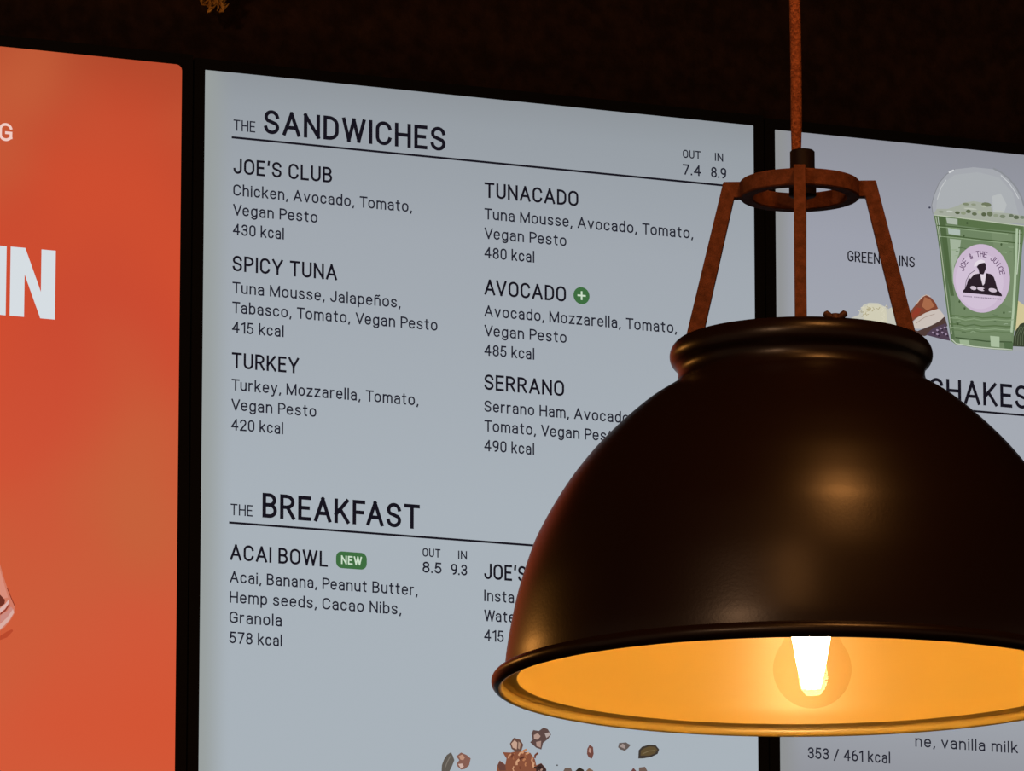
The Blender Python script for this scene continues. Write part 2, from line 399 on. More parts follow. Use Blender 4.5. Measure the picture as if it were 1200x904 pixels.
# ------------------------------------------------------------------ pictures shown on the screens (outlines in millimetres from the middle of the lit top edge)
PICTURES = {
    'smoothie_picture': [
        ('poly', (163, 166, 173), ((-99.1, -214.9), (-67.1, -215.0), (-30.0, -215.7), (-11.9, -213.2), (-11.8, -209.5), (-31.9, -210.3), (-97.1, -212.0)), 0.00),
        ('poly', (164, 167, 173), ((-122.5, -74.7), (-123.9, -65.0), (-120.7, -53.3), (-114.5, -39.7), (-105.4, -29.5), (-96.2, -23.7), (-74.1, -19.4), (-48.9, -19.3), (-36.9, -25.1), (-26.9, -33.9), (-19.0, -46.7), (-14.7, -60.3), (-13.5, -75.1), (-64.9, -76.0)), 0.00),
        ('poly', (169, 173, 177), ((-119.0, -71.6), (-116.8, -54.7), (-108.5, -39.1), (-96.3, -29.6), (-69.1, -24.3), (-44.0, -27.6), (-28.1, -42.9), (-21.4, -66.5), (-69.8, -69.0)), 0.00),
        ('poly', (182, 186, 187), ((-52.4, -48.9), (-42.2, -45.1), (-35.4, -56.6), (-39.6, -68.2), (-51.7, -67.4)), 0.00),
        ('line', (131, 133, 139), ((-122.5, -74.7), (-123.9, -65.0), (-120.7, -53.3), (-114.5, -39.7), (-105.4, -29.5), (-96.2, -23.7)), 0.90),
        ('line', (138, 141, 147), ((-50.9, -18.4), (-41.9, -21.8), (-31.9, -28.3), (-23.9, -36.9), (-18.0, -46.6), (-14.7, -56.6)), 1.98),
        ('line', (201, 204, 206), ((-41.9, -25.1), (-32.9, -32.2), (-26.0, -40.9), (-21.1, -48.8)), 0.90),
        ('line', (213, 215, 217), ((-103.3, -28.0), (-97.3, -24.6)), 1.62),
        ('line', (195, 198, 199), ((-117.3, -58.5), (-112.6, -45.1), (-106.5, -36.2)), 0.90),
        ('poly', (61, 63, 81), ((-125.0, -68.0), (-125.5, -68.8), (-126.5, -69.3), (-127.4, -69.0), (-127.8, -68.3), (-127.4, -67.4), (-126.4, -67.0), (-125.4, -67.3)), 0.00),
        ('poly', (163, 169, 156), ((-122.0, -74.7), (-118.0, -68.8), (-104.9, -67.6), (-94.8, -63.9), (-86.8, -59.4), (-74.7, -56.5), (-62.6, -57.2), (-54.6, -60.2), (-51.7, -66.5), (-34.5, -65.9), (-22.4, -66.6), (-14.4, -67.8), (-14.5, -76.2), (-64.9, -77.9)), 0.00),
        ('poly', (126, 135, 109), ((-79.8, -60.6), (-80.6, -61.4), (-82.7, -62.0), (-85.2, -62.0), (-87.1, -61.4), (-87.8, -60.5), (-86.9, -59.7), (-84.8, -59.1), (-82.3, -59.1), (-80.4, -59.7)), 0.00),
        ('poly', (141, 148, 126), ((-71.7, -60.2), (-72.4, -61.0), (-73.9, -61.4), (-75.8, -61.4), (-77.2, -61.0), (-77.7, -60.2), (-77.0, -59.4), (-75.5, -58.9), (-73.6, -59.0), (-72.2, -59.4)), 0.00),
        ('poly', (110, 119, 93), ((-53.6, -58.8), (-54.9, -60.3), (-58.0, -61.1), (-61.7, -61.1), (-64.6, -60.2), (-65.6, -58.8), (-64.3, -57.4), (-61.2, -56.5), (-57.5, -56.5), (-54.6, -57.4)), 0.00),
        ('poly', (175, 182, 162), ((-59.7, -61.0), (-60.3, -61.6), (-61.9, -62.0), (-63.7, -62.0), (-65.2, -61.6), (-65.7, -61.0), (-65.0, -60.3), (-63.5, -59.9), (-61.6, -59.9), (-60.1, -60.3)), 0.00),
        ('poly', (86, 96, 70), ((-91.0, -70.8), (-91.6, -71.8), (-93.2, -72.4), (-95.1, -72.4), (-96.5, -71.7), (-96.9, -70.8), (-96.2, -69.8), (-94.7, -69.2), (-92.8, -69.2), (-91.4, -69.8)), 0.00),
        ('poly', (141, 150, 124), ((-83.9, -70.6), (-84.6, -71.7), (-86.2, -72.4), (-88.1, -72.4), (-89.5, -71.7), (-89.9, -70.6), (-89.2, -69.5), (-87.6, -68.8), (-85.8, -68.8), (-84.4, -69.5)), 0.00),
        ('poly', (94, 105, 78), ((-77.9, -68.2), (-78.6, -69.4), (-80.2, -70.1), (-82.0, -70.1), (-83.4, -69.4), (-83.9, -68.2), (-83.1, -67.0), (-81.6, -66.2), (-79.7, -66.2), (-78.3, -67.0)), 0.00),
        ('poly', (98, 108, 82), ((-70.9, -70.3), (-71.6, -71.4), (-73.2, -72.1), (-75.0, -72.1), (-76.4, -71.4), (-76.9, -70.3), (-76.2, -69.2), (-74.6, -68.6), (-72.7, -68.6), (-71.3, -69.2)), 0.00),
        ('poly', (168, 176, 154), ((-65.2, -67.9), (-65.8, -69.0), (-67.2, -69.7), (-68.8, -69.7), (-70.0, -69.0), (-70.4, -67.9), (-69.8, -66.8), (-68.4, -66.2), (-66.8, -66.2), (-65.6, -66.8)), 0.00),
        ('poly', (87, 97, 71), ((-59.8, -69.8), (-60.5, -71.1), (-62.1, -71.9), (-64.0, -71.9), (-65.4, -71.1), (-65.8, -69.8), (-65.1, -68.5), (-63.5, -67.7), (-61.6, -67.7), (-60.2, -68.5)), 0.00),
        ('poly', (102, 112, 85), ((-52.3, -68.7), (-53.2, -70.4), (-55.0, -71.4), (-57.1, -71.4), (-58.7, -70.3), (-59.1, -68.7), (-58.3, -67.0), (-56.5, -66.0), (-54.4, -66.0), (-52.8, -67.1)), 0.00),
        ('poly', (143, 152, 130), ((-45.7, -69.9), (-46.4, -71.0), (-48.0, -71.7), (-49.9, -71.7), (-51.3, -71.0), (-51.7, -69.9), (-51.0, -68.8), (-49.4, -68.1), (-47.6, -68.1), (-46.1, -68.8)), 0.00),
        ('poly', (122, 132, 111), ((-37.1, -70.1), (-38.0, -71.3), (-39.8, -72.1), (-42.0, -72.1), (-43.6, -71.3), (-44.2, -70.1), (-43.3, -68.9), (-41.5, -68.2), (-39.3, -68.2), (-37.7, -68.9)), 0.00),
        ('poly', (104, 114, 95), ((-27.5, -68.3), (-28.2, -69.4), (-29.8, -70.1), (-31.7, -70.1), (-33.1, -69.4), (-33.5, -68.3), (-32.8, -67.2), (-31.2, -66.5), (-29.4, -66.5), (-28.0, -67.2)), 0.00),
        ('poly', (93, 104, 82), ((-21.1, -69.6), (-21.9, -70.9), (-23.7, -71.7), (-25.8, -71.7), (-27.4, -70.9), (-27.9, -69.6), (-27.1, -68.3), (-25.3, -67.5), (-23.2, -67.5), (-21.6, -68.3)), 0.00),
        ('poly', (118, 129, 111), ((-14.4, -69.0), (-15.1, -70.1), (-16.7, -70.8), (-18.6, -70.7), (-20.0, -70.1), (-20.4, -69.0), (-19.7, -67.9), (-18.1, -67.2), (-16.3, -67.2), (-14.8, -67.9)), 0.00),
        ('poly', (142, 149, 132), ((-110.0, -71.6), (-110.7, -72.3), (-112.2, -72.8), (-114.1, -72.8), (-115.5, -72.3), (-116.0, -71.6), (-115.3, -70.8), (-113.8, -70.3), (-111.9, -70.3), (-110.5, -70.8)), 0.00),
        ('poly', (192, 197, 188), ((-99.0, -70.2), (-99.8, -70.7), (-101.8, -71.1), (-104.3, -71.1), (-106.3, -70.7), (-106.9, -70.2), (-106.1, -69.6), (-104.1, -69.3), (-101.6, -69.3), (-99.7, -69.6)), 0.00),
        ('poly', (185, 190, 177), ((-70.8, -65.2), (-72.4, -65.8), (-76.4, -66.1), (-81.4, -66.1), (-85.3, -65.8), (-86.8, -65.2), (-85.2, -64.7), (-81.2, -64.3), (-76.2, -64.3), (-72.3, -64.7)), 0.00),
        ('poly', (184, 189, 181), ((-38.6, -64.9), (-39.8, -65.6), (-42.9, -66.0), (-46.6, -66.0), (-49.5, -65.6), (-50.6, -64.9), (-49.4, -64.2), (-46.3, -63.8), (-42.6, -63.8), (-39.6, -64.3)), 0.00),
        ('poly', (110, 131, 98), ((-122.1, -75.6), (-95.0, -76.0), (-64.9, -76.5), (-34.7, -77.5), (-13.5, -77.9), (-15.7, -89.3), (-18.5, -103.5), (-20.4, -122.2), (-22.8, -145.7), (-26.2, -171.0), (-29.7, -199.0), (-31.5, -214.9), (-52.1, -215.6), (-77.2, -215.4), (-98.1, -213.9), (-103.6, -210.7), (-105.8, -194.3), (-109.0, -170.6), (-112.1, -146.9), (-114.7, -121.2), (-117.0, -102.9), (-119.2, -88.3)), 0.00),
        ('poly', (89, 112, 73), ((-122.1, -75.6), (-95.0, -76.0), (-64.9, -76.5), (-34.7, -77.5), (-16.6, -78.2), (-17.7, -84.8), (-55.0, -85.8), (-90.2, -84.8), (-119.7, -84.2)), 0.00),
        ('poly', (113, 134, 100), ((-98.4, -166.0), (-76.4, -166.0), (-51.3, -165.7), (-29.2, -165.7), (-32.8, -203.0), (-67.0, -204.0), (-99.9, -203.0)), 0.00),
        ('poly', (119, 139, 106), ((-55.0, -86.3), (-29.8, -86.8), (-27.7, -141.4), (-30.2, -169.5), (-46.2, -163.4), (-49.5, -115.5)), 0.00),
        ('poly', (88, 110, 76), ((-121.1, -77.4), (-116.1, -77.4), (-111.5, -107.1), (-106.1, -148.2), (-101.7, -186.6), (-99.0, -208.5), (-103.5, -209.8), (-109.0, -170.6), (-114.7, -121.2), (-118.3, -95.7)), 0.00),
        ('poly', (79, 101, 65), ((-116.1, -76.9), (-108.6, -77.7), (-106.4, -102.0), (-103.0, -136.9), (-99.3, -161.5), (-103.3, -161.8), (-108.0, -137.3), (-112.4, -102.5)), 0.00),
        ('line', (170, 181, 155), ((-119.6, -77.3), (-116.8, -93.7), (-113.6, -115.6), (-110.1, -144.9), (-106.1, -177.7), (-102.9, -203.3)), 0.99),
        ('line', (195, 202, 191), ((-117.1, -77.0), (-114.4, -99.0)), 0.72),
        ('poly', (171, 181, 168), ((-107.6, -77.6), (-94.1, -77.7), (-94.2, -84.2), (-106.2, -83.9)), 0.00),
        ('poly', (172, 186, 177), ((-105.7, -88.5), (-91.2, -89.5), (-91.3, -95.6), (-104.8, -94.9)), 0.00),
        ('poly', (162, 177, 155), ((-103.4, -99.9), (-90.4, -100.1), (-92.6, -114.7), (-98.8, -129.1), (-98.2, -152.1), (-100.6, -147.7)), 0.00),
        ('line', (72, 93, 57), ((-118.2, -86.9), (-95.2, -86.6), (-65.1, -87.2), (-34.9, -87.3), (-17.7, -87.6)), 1.17),
        ('line', (147, 169, 133), ((-116.2, -88.3), (-95.2, -88.2), (-65.1, -88.7), (-34.9, -88.8)), 0.63),
        ('line', (72, 93, 57), ((-118.4, -97.1), (-95.3, -96.9), (-65.3, -97.4), (-35.1, -97.5), (-17.9, -97.9)), 1.17),
        ('line', (147, 169, 133), ((-116.4, -98.5), (-95.4, -98.4), (-65.3, -98.9), (-35.1, -99.0)), 0.63),
        ('line', (184, 193, 172), ((-121.6, -75.9), (-95.0, -76.3), (-64.9, -77.0), (-34.7, -78.0), (-13.5, -78.3)), 1.08),
        ('line', (90, 113, 74), ((-104.6, -183.1), (-94.6, -182.8), (-86.7, -183.9), (-76.6, -181.7), (-66.6, -182.7), (-51.5, -180.5), (-38.5, -180.5), (-30.4, -179.6)), 1.26),
        ('line', (138, 160, 124), ((-104.7, -185.9), (-94.7, -185.5), (-86.7, -186.7), (-76.7, -184.5), (-66.7, -185.5), (-51.6, -183.3), (-38.5, -183.3), (-30.5, -182.4)), 0.90),
        ('line', (88, 111, 72), ((-104.8, -192.4), (-94.8, -192.0), (-86.8, -193.2), (-76.8, -190.9), (-66.8, -191.9), (-51.7, -189.8), (-38.6, -189.8), (-30.6, -188.9)), 1.44),
        ('line', (143, 166, 130), ((-104.8, -196.1), (-94.8, -195.7), (-86.9, -196.9), (-76.8, -194.6), (-66.8, -195.6), (-51.7, -193.5), (-38.7, -193.5), (-30.6, -192.6)), 0.81),
        ('line', (97, 120, 83), ((-104.9, -198.8), (-94.9, -198.4), (-86.9, -199.6), (-76.9, -197.4), (-66.9, -198.4), (-51.8, -196.2), (-38.7, -196.2), (-30.7, -195.4)), 0.90),
        ('line', (104, 127, 89), ((-104.7, -187.8), (-94.7, -187.4), (-86.7, -188.5), (-76.7, -186.3), (-66.7, -187.3), (-51.6, -185.1), (-38.6, -185.1), (-30.5, -184.3)), 0.81),
        ('line', (66, 86, 56), ((-99.0, -206.6), (-82.0, -207.0), (-62.0, -207.7), (-31.9, -206.1)), 1.44),
        ('poly', (157, 177, 145), ((-94.0, -208.5), (-83.0, -208.5), (-82.1, -214.0), (-93.1, -214.0)), 0.00),
        ('poly', (169, 188, 158), ((-57.9, -201.4), (-46.9, -201.4), (-47.1, -212.9), (-57.1, -212.8)), 0.00),
        ('line', (193, 202, 184), ((-103.0, -208.8), (-98.1, -213.0), (-77.1, -214.6), (-52.1, -214.7), (-32.0, -214.0)), 1.08),
        ('poly', (83, 107, 73), ((-41.9, -207.0), (-30.9, -206.5), (-31.5, -213.9), (-41.0, -213.8)), 0.00),
        ('line', (172, 192, 161), ((-24.2, -81.7), (-25.8, -113.4), (-27.7, -141.4), (-30.3, -174.1), (-32.7, -195.6)), 2.70),
        ('line', (200, 211, 191), ((-21.2, -83.3), (-22.1, -103.8), (-25.1, -131.9)), 0.90),
        ('line', (95, 119, 79), ((-17.1, -81.0), (-20.2, -112.9), (-23.9, -150.4), (-28.6, -192.4)), 1.44),
        ('poly', (68, 88, 56), ((-81.9, -81.3), (-82.2, -82.4), (-83.1, -82.9), (-83.9, -82.5), (-84.3, -81.5), (-83.9, -80.4), (-83.1, -79.9), (-82.2, -80.3)), 0.00),
        ('poly', (68, 88, 56), ((-54.3, -115.9), (-54.7, -117.0), (-55.5, -117.5), (-56.4, -117.2), (-56.7, -116.1), (-56.3, -115.1), (-55.5, -114.6), (-54.6, -114.9)), 0.00),
        ('poly', (68, 88, 56), ((-92.2, -167.3), (-92.6, -168.4), (-93.4, -168.9), (-94.3, -168.5), (-94.6, -167.5), (-94.2, -166.5), (-93.4, -166.0), (-92.5, -166.3)), 0.00),
        ('poly', (68, 88, 56), ((-86.3, -174.2), (-86.7, -175.3), (-87.5, -175.8), (-88.4, -175.4), (-88.7, -174.4), (-88.4, -173.3), (-87.5, -172.8), (-86.7, -173.2)), 0.00),
        ('poly', (68, 88, 56), ((-94.6, -191.5), (-94.9, -192.6), (-95.8, -193.1), (-96.6, -192.7), (-97.0, -191.7), (-96.6, -190.6), (-95.8, -190.1), (-94.9, -190.5)), 0.00),
        ('poly', (68, 88, 56), ((-40.2, -174.9), (-40.6, -176.0), (-41.4, -176.5), (-42.3, -176.1), (-42.6, -175.1), (-42.2, -174.1), (-41.4, -173.5), (-40.5, -173.9)), 0.00),
        ('poly', (68, 88, 56), ((-86.1, -95.6), (-86.5, -96.7), (-87.3, -97.2), (-88.2, -96.8), (-88.5, -95.8), (-88.1, -94.7), (-87.3, -94.2), (-86.4, -94.6)), 0.00),
        ('poly', (68, 88, 56), ((-42.0, -100.9), (-42.3, -102.0), (-43.2, -102.5), (-44.1, -102.2), (-44.4, -101.1), (-44.0, -100.1), (-43.2, -99.5), (-42.3, -99.9)), 0.00),
        ('line', (89, 110, 78), ((-98.4, -191.2), (-95.4, -190.0), (-92.3, -189.8)), 1.03),
        ('line', (150, 169, 140), ((-42.1, -187.8), (-39.5, -186.8), (-36.8, -186.7)), 0.80),
        ('line', (89, 110, 78), ((-53.4, -185.8), (-51.9, -185.0), (-50.4, -186.2)), 1.24),
        ('line', (89, 110, 78), ((-84.0, -192.6), (-79.8, -191.3), (-75.5, -191.1)), 0.99),
        ('line', (135, 156, 123), ((-35.3, -103.1), (-31.9, -103.3), (-28.6, -102.9)), 1.16),
        ('line', (135, 156, 123), ((-42.3, -109.4), (-39.6, -109.0), (-37.0, -109.9)), 1.34),
        ('line', (89, 110, 78), ((-91.6, -200.5), (-89.0, -200.0), (-86.4, -200.1)), 1.11),
        ('line', (135, 156, 123), ((-95.9, -188.6), (-94.2, -188.0), (-92.6, -188.2)), 0.75),
        ('line', (150, 169, 140), ((-98.7, -118.3), (-95.8, -117.6), (-92.9, -117.0)), 0.64),
        ('line', (150, 169, 140), ((-36.2, -173.9), (-34.3, -173.6), (-32.5, -173.4)), 1.14),
        ('line', (98, 120, 87), ((-54.8, -177.9), (-51.9, -178.6), (-48.9, -178.5)), 0.83),
        ('line', (135, 156, 123), ((-99.0, -184.3), (-97.1, -185.0), (-95.1, -184.6)), 0.78),
        ('line', (89, 110, 78), ((-87.8, -109.0), (-84.6, -109.6), (-81.3, -109.0)), 1.02),
        ('line', (115, 138, 105), ((-39.0, -104.6), (-35.8, -103.3), (-32.7, -104.6)), 0.79),
        ('line', (98, 120, 87), ((-97.3, -113.2), (-95.6, -113.4), (-93.9, -113.0)), 0.65),
        ('line', (135, 156, 123), ((-81.1, -199.5), (-78.1, -198.2), (-75.1, -199.4)), 1.06),
        ('line', (89, 110, 78), ((-93.9, -109.4), (-91.0, -109.0), (-88.1, -108.7)), 1.14),
        ('line', (150, 169, 140), ((-101.9, -112.1), (-99.0, -112.0), (-96.1, -111.4)), 1.33),
        ('line', (135, 156, 123), ((-34.5, -182.4), (-31.9, -182.1), (-29.4, -181.4)), 0.72),
        ('line', (98, 120, 87), ((-34.6, -108.6), (-32.8, -108.2), (-31.1, -107.9)), 1.16),
    ],
    'cup_emblem': [
        ('poly', (201, 182, 205), ((-34.0, -135.5), (-34.1, -139.7), (-34.5, -143.9), (-35.3, -148.0), (-36.6, -152.0), (-38.2, -155.9), (-40.2, -159.6), (-42.6, -163.1), (-45.2, -166.2), (-48.2, -169.0), (-51.3, -171.5), (-54.7, -173.6), (-58.2, -175.2), (-61.9, -176.4), (-65.6, -177.2), (-69.4, -177.5), (-73.1, -177.3), (-76.7, -176.7), (-80.2, -175.6), (-83.6, -174.0), (-86.8, -172.0), (-89.7, -169.7), (-92.3, -166.9), (-94.6, -163.9), (-96.6, -160.5), (-98.2, -156.9), (-99.5, -153.1), (-100.3, -149.1), (-100.7, -145.0), (-100.7, -140.8), (-100.3, -136.6), (-99.5, -132.5), (-98.2, -128.5), (-96.6, -124.6), (-94.6, -120.9), (-92.3, -117.5), (-89.6, -114.3), (-86.7, -111.5), (-83.6, -109.0), (-80.2, -106.9), (-76.6, -105.2), (-73.0, -104.0), (-69.3, -103.2), (-65.5, -102.9), (-61.8, -103.1), (-58.1, -103.7), (-54.6, -104.8), (-51.2, -106.4), (-48.1, -108.3), (-45.1, -110.7), (-42.5, -113.4), (-40.1, -116.5), (-38.1, -119.9), (-36.5, -123.5), (-35.3, -127.4), (-34.5, -131.4)), 0.00),
        ('poly', (208, 191, 212), ((-41.9, -139.3), (-41.9, -143.3), (-42.4, -147.3), (-43.4, -151.2), (-44.9, -155.0), (-46.8, -158.6), (-49.1, -161.9), (-51.7, -164.9), (-54.6, -167.5), (-57.9, -169.8), (-61.3, -171.5), (-64.8, -172.8), (-68.5, -173.6), (-72.2, -173.8), (-75.8, -173.6), (-79.4, -172.8), (-82.7, -171.5), (-85.9, -169.7), (-88.8, -167.5), (-91.3, -164.8), (-93.5, -161.8), (-95.3, -158.5), (-96.7, -154.9), (-97.6, -151.1), (-98.1, -147.2), (-98.0, -143.2), (-97.5, -139.2), (-96.5, -135.3), (-95.1, -131.5), (-93.2, -127.9), (-90.9, -124.6), (-88.3, -121.6), (-85.4, -119.0), (-82.1, -116.7), (-78.7, -114.9), (-75.2, -113.7), (-71.5, -112.9), (-67.8, -112.6), (-64.2, -112.9), (-60.6, -113.6), (-57.2, -114.9), (-54.1, -116.7), (-51.2, -118.9), (-48.6, -121.6), (-46.4, -124.6), (-44.6, -127.9), (-43.2, -131.5), (-42.3, -135.3)), 0.00),
        ('poly', (43, 32, 41), ((-73.1, -128.3), (-71.6, -126.2), (-69.5, -124.7), (-63.7, -122.4), (-62.2, -124.7), (-62.3, -129.4), (-64.1, -133.5), (-65.3, -135.9), (-69.9, -135.7), (-71.0, -130.8)), 0.00),
        ('poly', (226, 216, 226), ((-76.3, -127.5), (-75.2, -124.2), (-71.6, -121.2), (-67.7, -119.8), (-63.6, -120.8), (-63.4, -122.9), (-68.7, -123.9), (-73.1, -127.0), (-75.9, -128.5)), 0.00),
        ('poly', (43, 32, 41), ((-89.8, -155.7), (-87.2, -152.8), (-85.0, -147.9), (-82.7, -141.1), (-77.6, -136.9), (-69.9, -135.1), (-67.7, -139.8), (-66.4, -147.0), (-63.9, -140.1), (-62.1, -134.0), (-56.6, -134.6), (-53.1, -137.5), (-51.0, -143.0), (-48.9, -150.8), (-44.3, -155.3), (-44.0, -157.7), (-89.4, -157.4)), 0.00),
        ('poly', (221, 210, 221), ((-69.1, -135.9), (-66.5, -136.4), (-63.1, -134.5), (-62.7, -137.4), (-64.0, -145.5), (-66.2, -147.9), (-68.0, -141.8)), 0.00),
        ('line', (43, 32, 41), ((-87.2, -152.1), (-85.6, -144.0), (-81.9, -137.0), (-75.3, -132.2)), 0.54),
        ('poly', (213, 200, 212), ((-82.0, -140.4), (-79.0, -136.1), (-73.2, -132.3), (-71.1, -134.8), (-76.9, -137.3), (-81.3, -142.3)), 0.00),
        ('poly', (205, 191, 205), ((-73.7, -151.9), (-74.3, -152.8), (-75.5, -153.4), (-77.0, -153.7), (-78.7, -153.5), (-80.0, -153.0), (-80.9, -152.1), (-81.0, -151.2), (-80.5, -150.3), (-79.3, -149.6), (-77.7, -149.4), (-76.1, -149.6), (-74.7, -150.1), (-73.9, -151.0)), 0.00),
        ('poly', (205, 191, 205), ((-63.4, -152.3), (-64.0, -153.1), (-65.5, -153.7), (-67.5, -153.9), (-69.7, -153.6), (-71.5, -153.1), (-72.7, -152.2), (-73.0, -151.3), (-72.3, -150.5), (-70.8, -150.0), (-68.8, -149.8), (-66.6, -150.0), (-64.8, -150.6), (-63.6, -151.4)), 0.00),
        ('poly', (205, 191, 205), ((-49.9, -152.5), (-50.6, -153.4), (-52.1, -154.0), (-54.2, -154.2), (-56.3, -154.0), (-58.1, -153.4), (-59.3, -152.5), (-59.5, -151.5), (-58.9, -150.6), (-57.4, -150.0), (-55.3, -149.8), (-53.2, -150.0), (-51.4, -150.6), (-50.2, -151.5)), 0.00),
        ('poly', (43, 32, 41), ((-62.1, -152.1), (-62.6, -152.8), (-63.6, -153.2), (-64.9, -153.1), (-65.8, -152.7), (-66.1, -152.1), (-65.7, -151.5), (-64.6, -151.1), (-63.4, -151.1), (-62.4, -151.5)), 0.00),
        ('line', (43, 32, 41), ((-89.8, -156.3), (-44.0, -156.7)), 1.44),
        ('line', (141, 125, 147), ((-89.0, -161.3), (-87.6, -161.3)), 1.17),
        ('line', (141, 125, 147), ((-87.0, -161.3), (-85.6, -161.3)), 1.17),
        ('line', (141, 125, 147), ((-85.0, -161.3), (-83.6, -161.3)), 1.17),
        ('line', (141, 125, 147), ((-83.0, -161.3), (-81.6, -161.3)), 1.17),
        ('line', (141, 125, 147), ((-81.0, -161.3), (-79.5, -161.3)), 1.17),
        ('line', (141, 125, 147), ((-77.0, -161.2), (-75.5, -161.2)), 1.17),
        ('line', (141, 125, 147), ((-74.9, -161.2), (-73.5, -161.2)), 1.17),
        ('line', (141, 125, 147), ((-72.9, -161.2), (-71.5, -161.2)), 1.17),
        ('line', (141, 125, 147), ((-70.9, -161.2), (-69.5, -161.2)), 1.17),
        ('line', (141, 125, 147), ((-68.9, -161.2), (-67.4, -161.2)), 1.17),
        ('line', (141, 125, 147), ((-66.9, -161.2), (-65.4, -161.2)), 1.17),
        ('line', (141, 125, 147), ((-64.8, -161.1), (-63.4, -161.1)), 1.17),
        ('line', (141, 125, 147), ((-62.8, -161.1), (-61.4, -161.1)), 1.17),
        ('line', (141, 125, 147), ((-60.8, -161.1), (-59.4, -161.1)), 1.17),
        ('line', (141, 125, 147), ((-58.8, -161.1), (-57.3, -161.1)), 1.17),
        ('line', (141, 125, 147), ((-56.8, -161.1), (-55.3, -161.1)), 1.17),
        ('line', (141, 125, 147), ((-54.7, -161.1), (-53.3, -161.1)), 1.17),
        ('line', (141, 125, 147), ((-52.7, -161.1), (-51.3, -161.1)), 1.17),
        ('line', (141, 125, 147), ((-50.7, -161.0), (-49.3, -161.0)), 1.17),
        ('line', (141, 125, 147), ((-48.7, -161.0), (-47.2, -161.0)), 1.17),
        ('line', (141, 125, 147), ((-46.7, -161.0), (-45.2, -161.0)), 1.17),
    ],
    'coconut_picture': [
        ('poly', (195, 194, 182), ((-229.8, -201.0), (-219.9, -195.6), (-210.0, -191.1), (-206.9, -182.6), (-202.9, -179.1), (-197.0, -176.9), (-187.1, -176.6), (-180.2, -179.4), (-175.3, -181.8), (-169.3, -178.5), (-164.4, -186.3), (-158.5, -191.4), (-154.8, -209.4), (-186.5, -212.1), (-226.0, -211.7)), 0.00),
        ('poly', (207, 203, 180), ((-204.1, -195.2), (-206.0, -183.4), (-198.0, -179.1), (-186.1, -178.1), (-178.2, -182.0), (-176.5, -198.4), (-196.3, -201.9)), 0.00),
        ('line', (179, 169, 133), ((-199.7, -181.0), (-198.7, -183.5), (-201.8, -185.5)), 0.72),
        ('line', (217, 212, 189), ((-204.1, -180.0), (-204.6, -182.7), (-207.6, -183.3)), 0.72),
        ('line', (217, 212, 189), ((-182.5, -191.1), (-180.2, -192.7), (-182.6, -195.6)), 0.72),
        ('line', (179, 169, 133), ((-198.4, -182.1), (-195.6, -182.8), (-197.2, -186.0)), 0.72),
        ('line', (217, 212, 189), ((-177.9, -177.8), (-179.2, -180.5), (-181.8, -180.2)), 0.72),
        ('line', (217, 212, 189), ((-182.4, -181.1), (-180.7, -183.3), (-183.6, -185.8)), 0.72),
        ('line', (179, 169, 133), ((-204.4, -190.2), (-205.8, -192.7), (-208.3, -192.1)), 0.72),
        ('line', (217, 212, 189), ((-201.5, -187.6), (-198.7, -188.2), (-200.1, -191.3)), 0.72),
        ('line', (217, 212, 189), ((-206.7, -184.9), (-208.5, -187.3), (-210.7, -186.4)), 0.72),
        ('line', (217, 212, 189), ((-181.0, -186.5), (-180.2, -189.1), (-183.3, -190.9)), 0.72),
        ('line', (162, 151, 113), ((-193.7, -181.5), (-192.0, -183.6), (-194.8, -186.2)), 0.72),
        ('line', (143, 133, 98), ((-204.5, -187.7), (-207.5, -188.1), (-207.1, -185.2)), 0.72),
        ('line', (162, 151, 113), ((-185.4, -180.6), (-186.9, -183.1), (-189.4, -182.5)), 0.72),
        ('line', (217, 212, 189), ((-194.3, -182.3), (-195.4, -185.0), (-198.1, -184.8)), 0.72),
        ('line', (179, 169, 133), ((-201.4, -187.0), (-202.1, -189.7), (-205.0, -189.9)), 0.72),
        ('line', (179, 169, 133), ((-179.2, -179.3), (-176.2, -179.5), (-177.4, -182.7)), 0.72),
        ('line', (162, 151, 113), ((-198.5, -189.3), (-201.2, -190.8), (-202.1, -188.5)), 0.72),
        ('line', (162, 151, 113), ((-196.8, -182.1), (-196.4, -184.8), (-199.5, -186.2)), 0.72),
        ('line', (217, 212, 189), ((-196.0, -180.4), (-198.9, -181.0), (-198.8, -178.2)), 0.72),
        ('line', (217, 212, 189), ((-184.5, -194.7), (-181.6, -194.6), (-182.3, -197.6)), 0.72),
        ('line', (162, 151, 113), ((-197.1, -181.7), (-198.4, -184.3), (-200.9, -183.9)), 0.72),
        ('line', (179, 169, 133), ((-197.9, -182.4), (-197.4, -185.1), (-200.6, -186.7)), 0.72),
    ],
    'date_picture': [
        ('poly', (78, 58, 54), ((-150.7, -200.8), (-141.8, -202.8), (-126.8, -196.0), (-109.7, -184.5), (-106.8, -194.4), (-121.9, -203.0), (-133.9, -207.7), (-146.8, -206.0)), 0.00),
        ('poly', (124, 67, 48), ((-152.6, -190.9), (-148.4, -180.4), (-141.7, -172.2), (-132.3, -162.7), (-125.3, -165.5), (-120.4, -170.7), (-117.5, -176.4), (-128.6, -183.3), (-143.6, -189.2), (-150.6, -196.2)), 0.00),
        ('poly', (165, 105, 74), ((-133.3, -165.3), (-126.4, -167.5), (-121.5, -174.4), (-130.5, -179.8), (-136.4, -175.7)), 0.00),
        ('poly', (143, 59, 42), ((-148.5, -185.0), (-142.4, -177.1), (-136.5, -178.5), (-140.5, -185.2), (-147.6, -189.5)), 0.00),
        ('line', (201, 180, 164), ((-143.4, -174.4), (-136.3, -165.6), (-131.3, -162.9), (-126.3, -164.2)), 0.81),
    ],
    'nut_picture': [
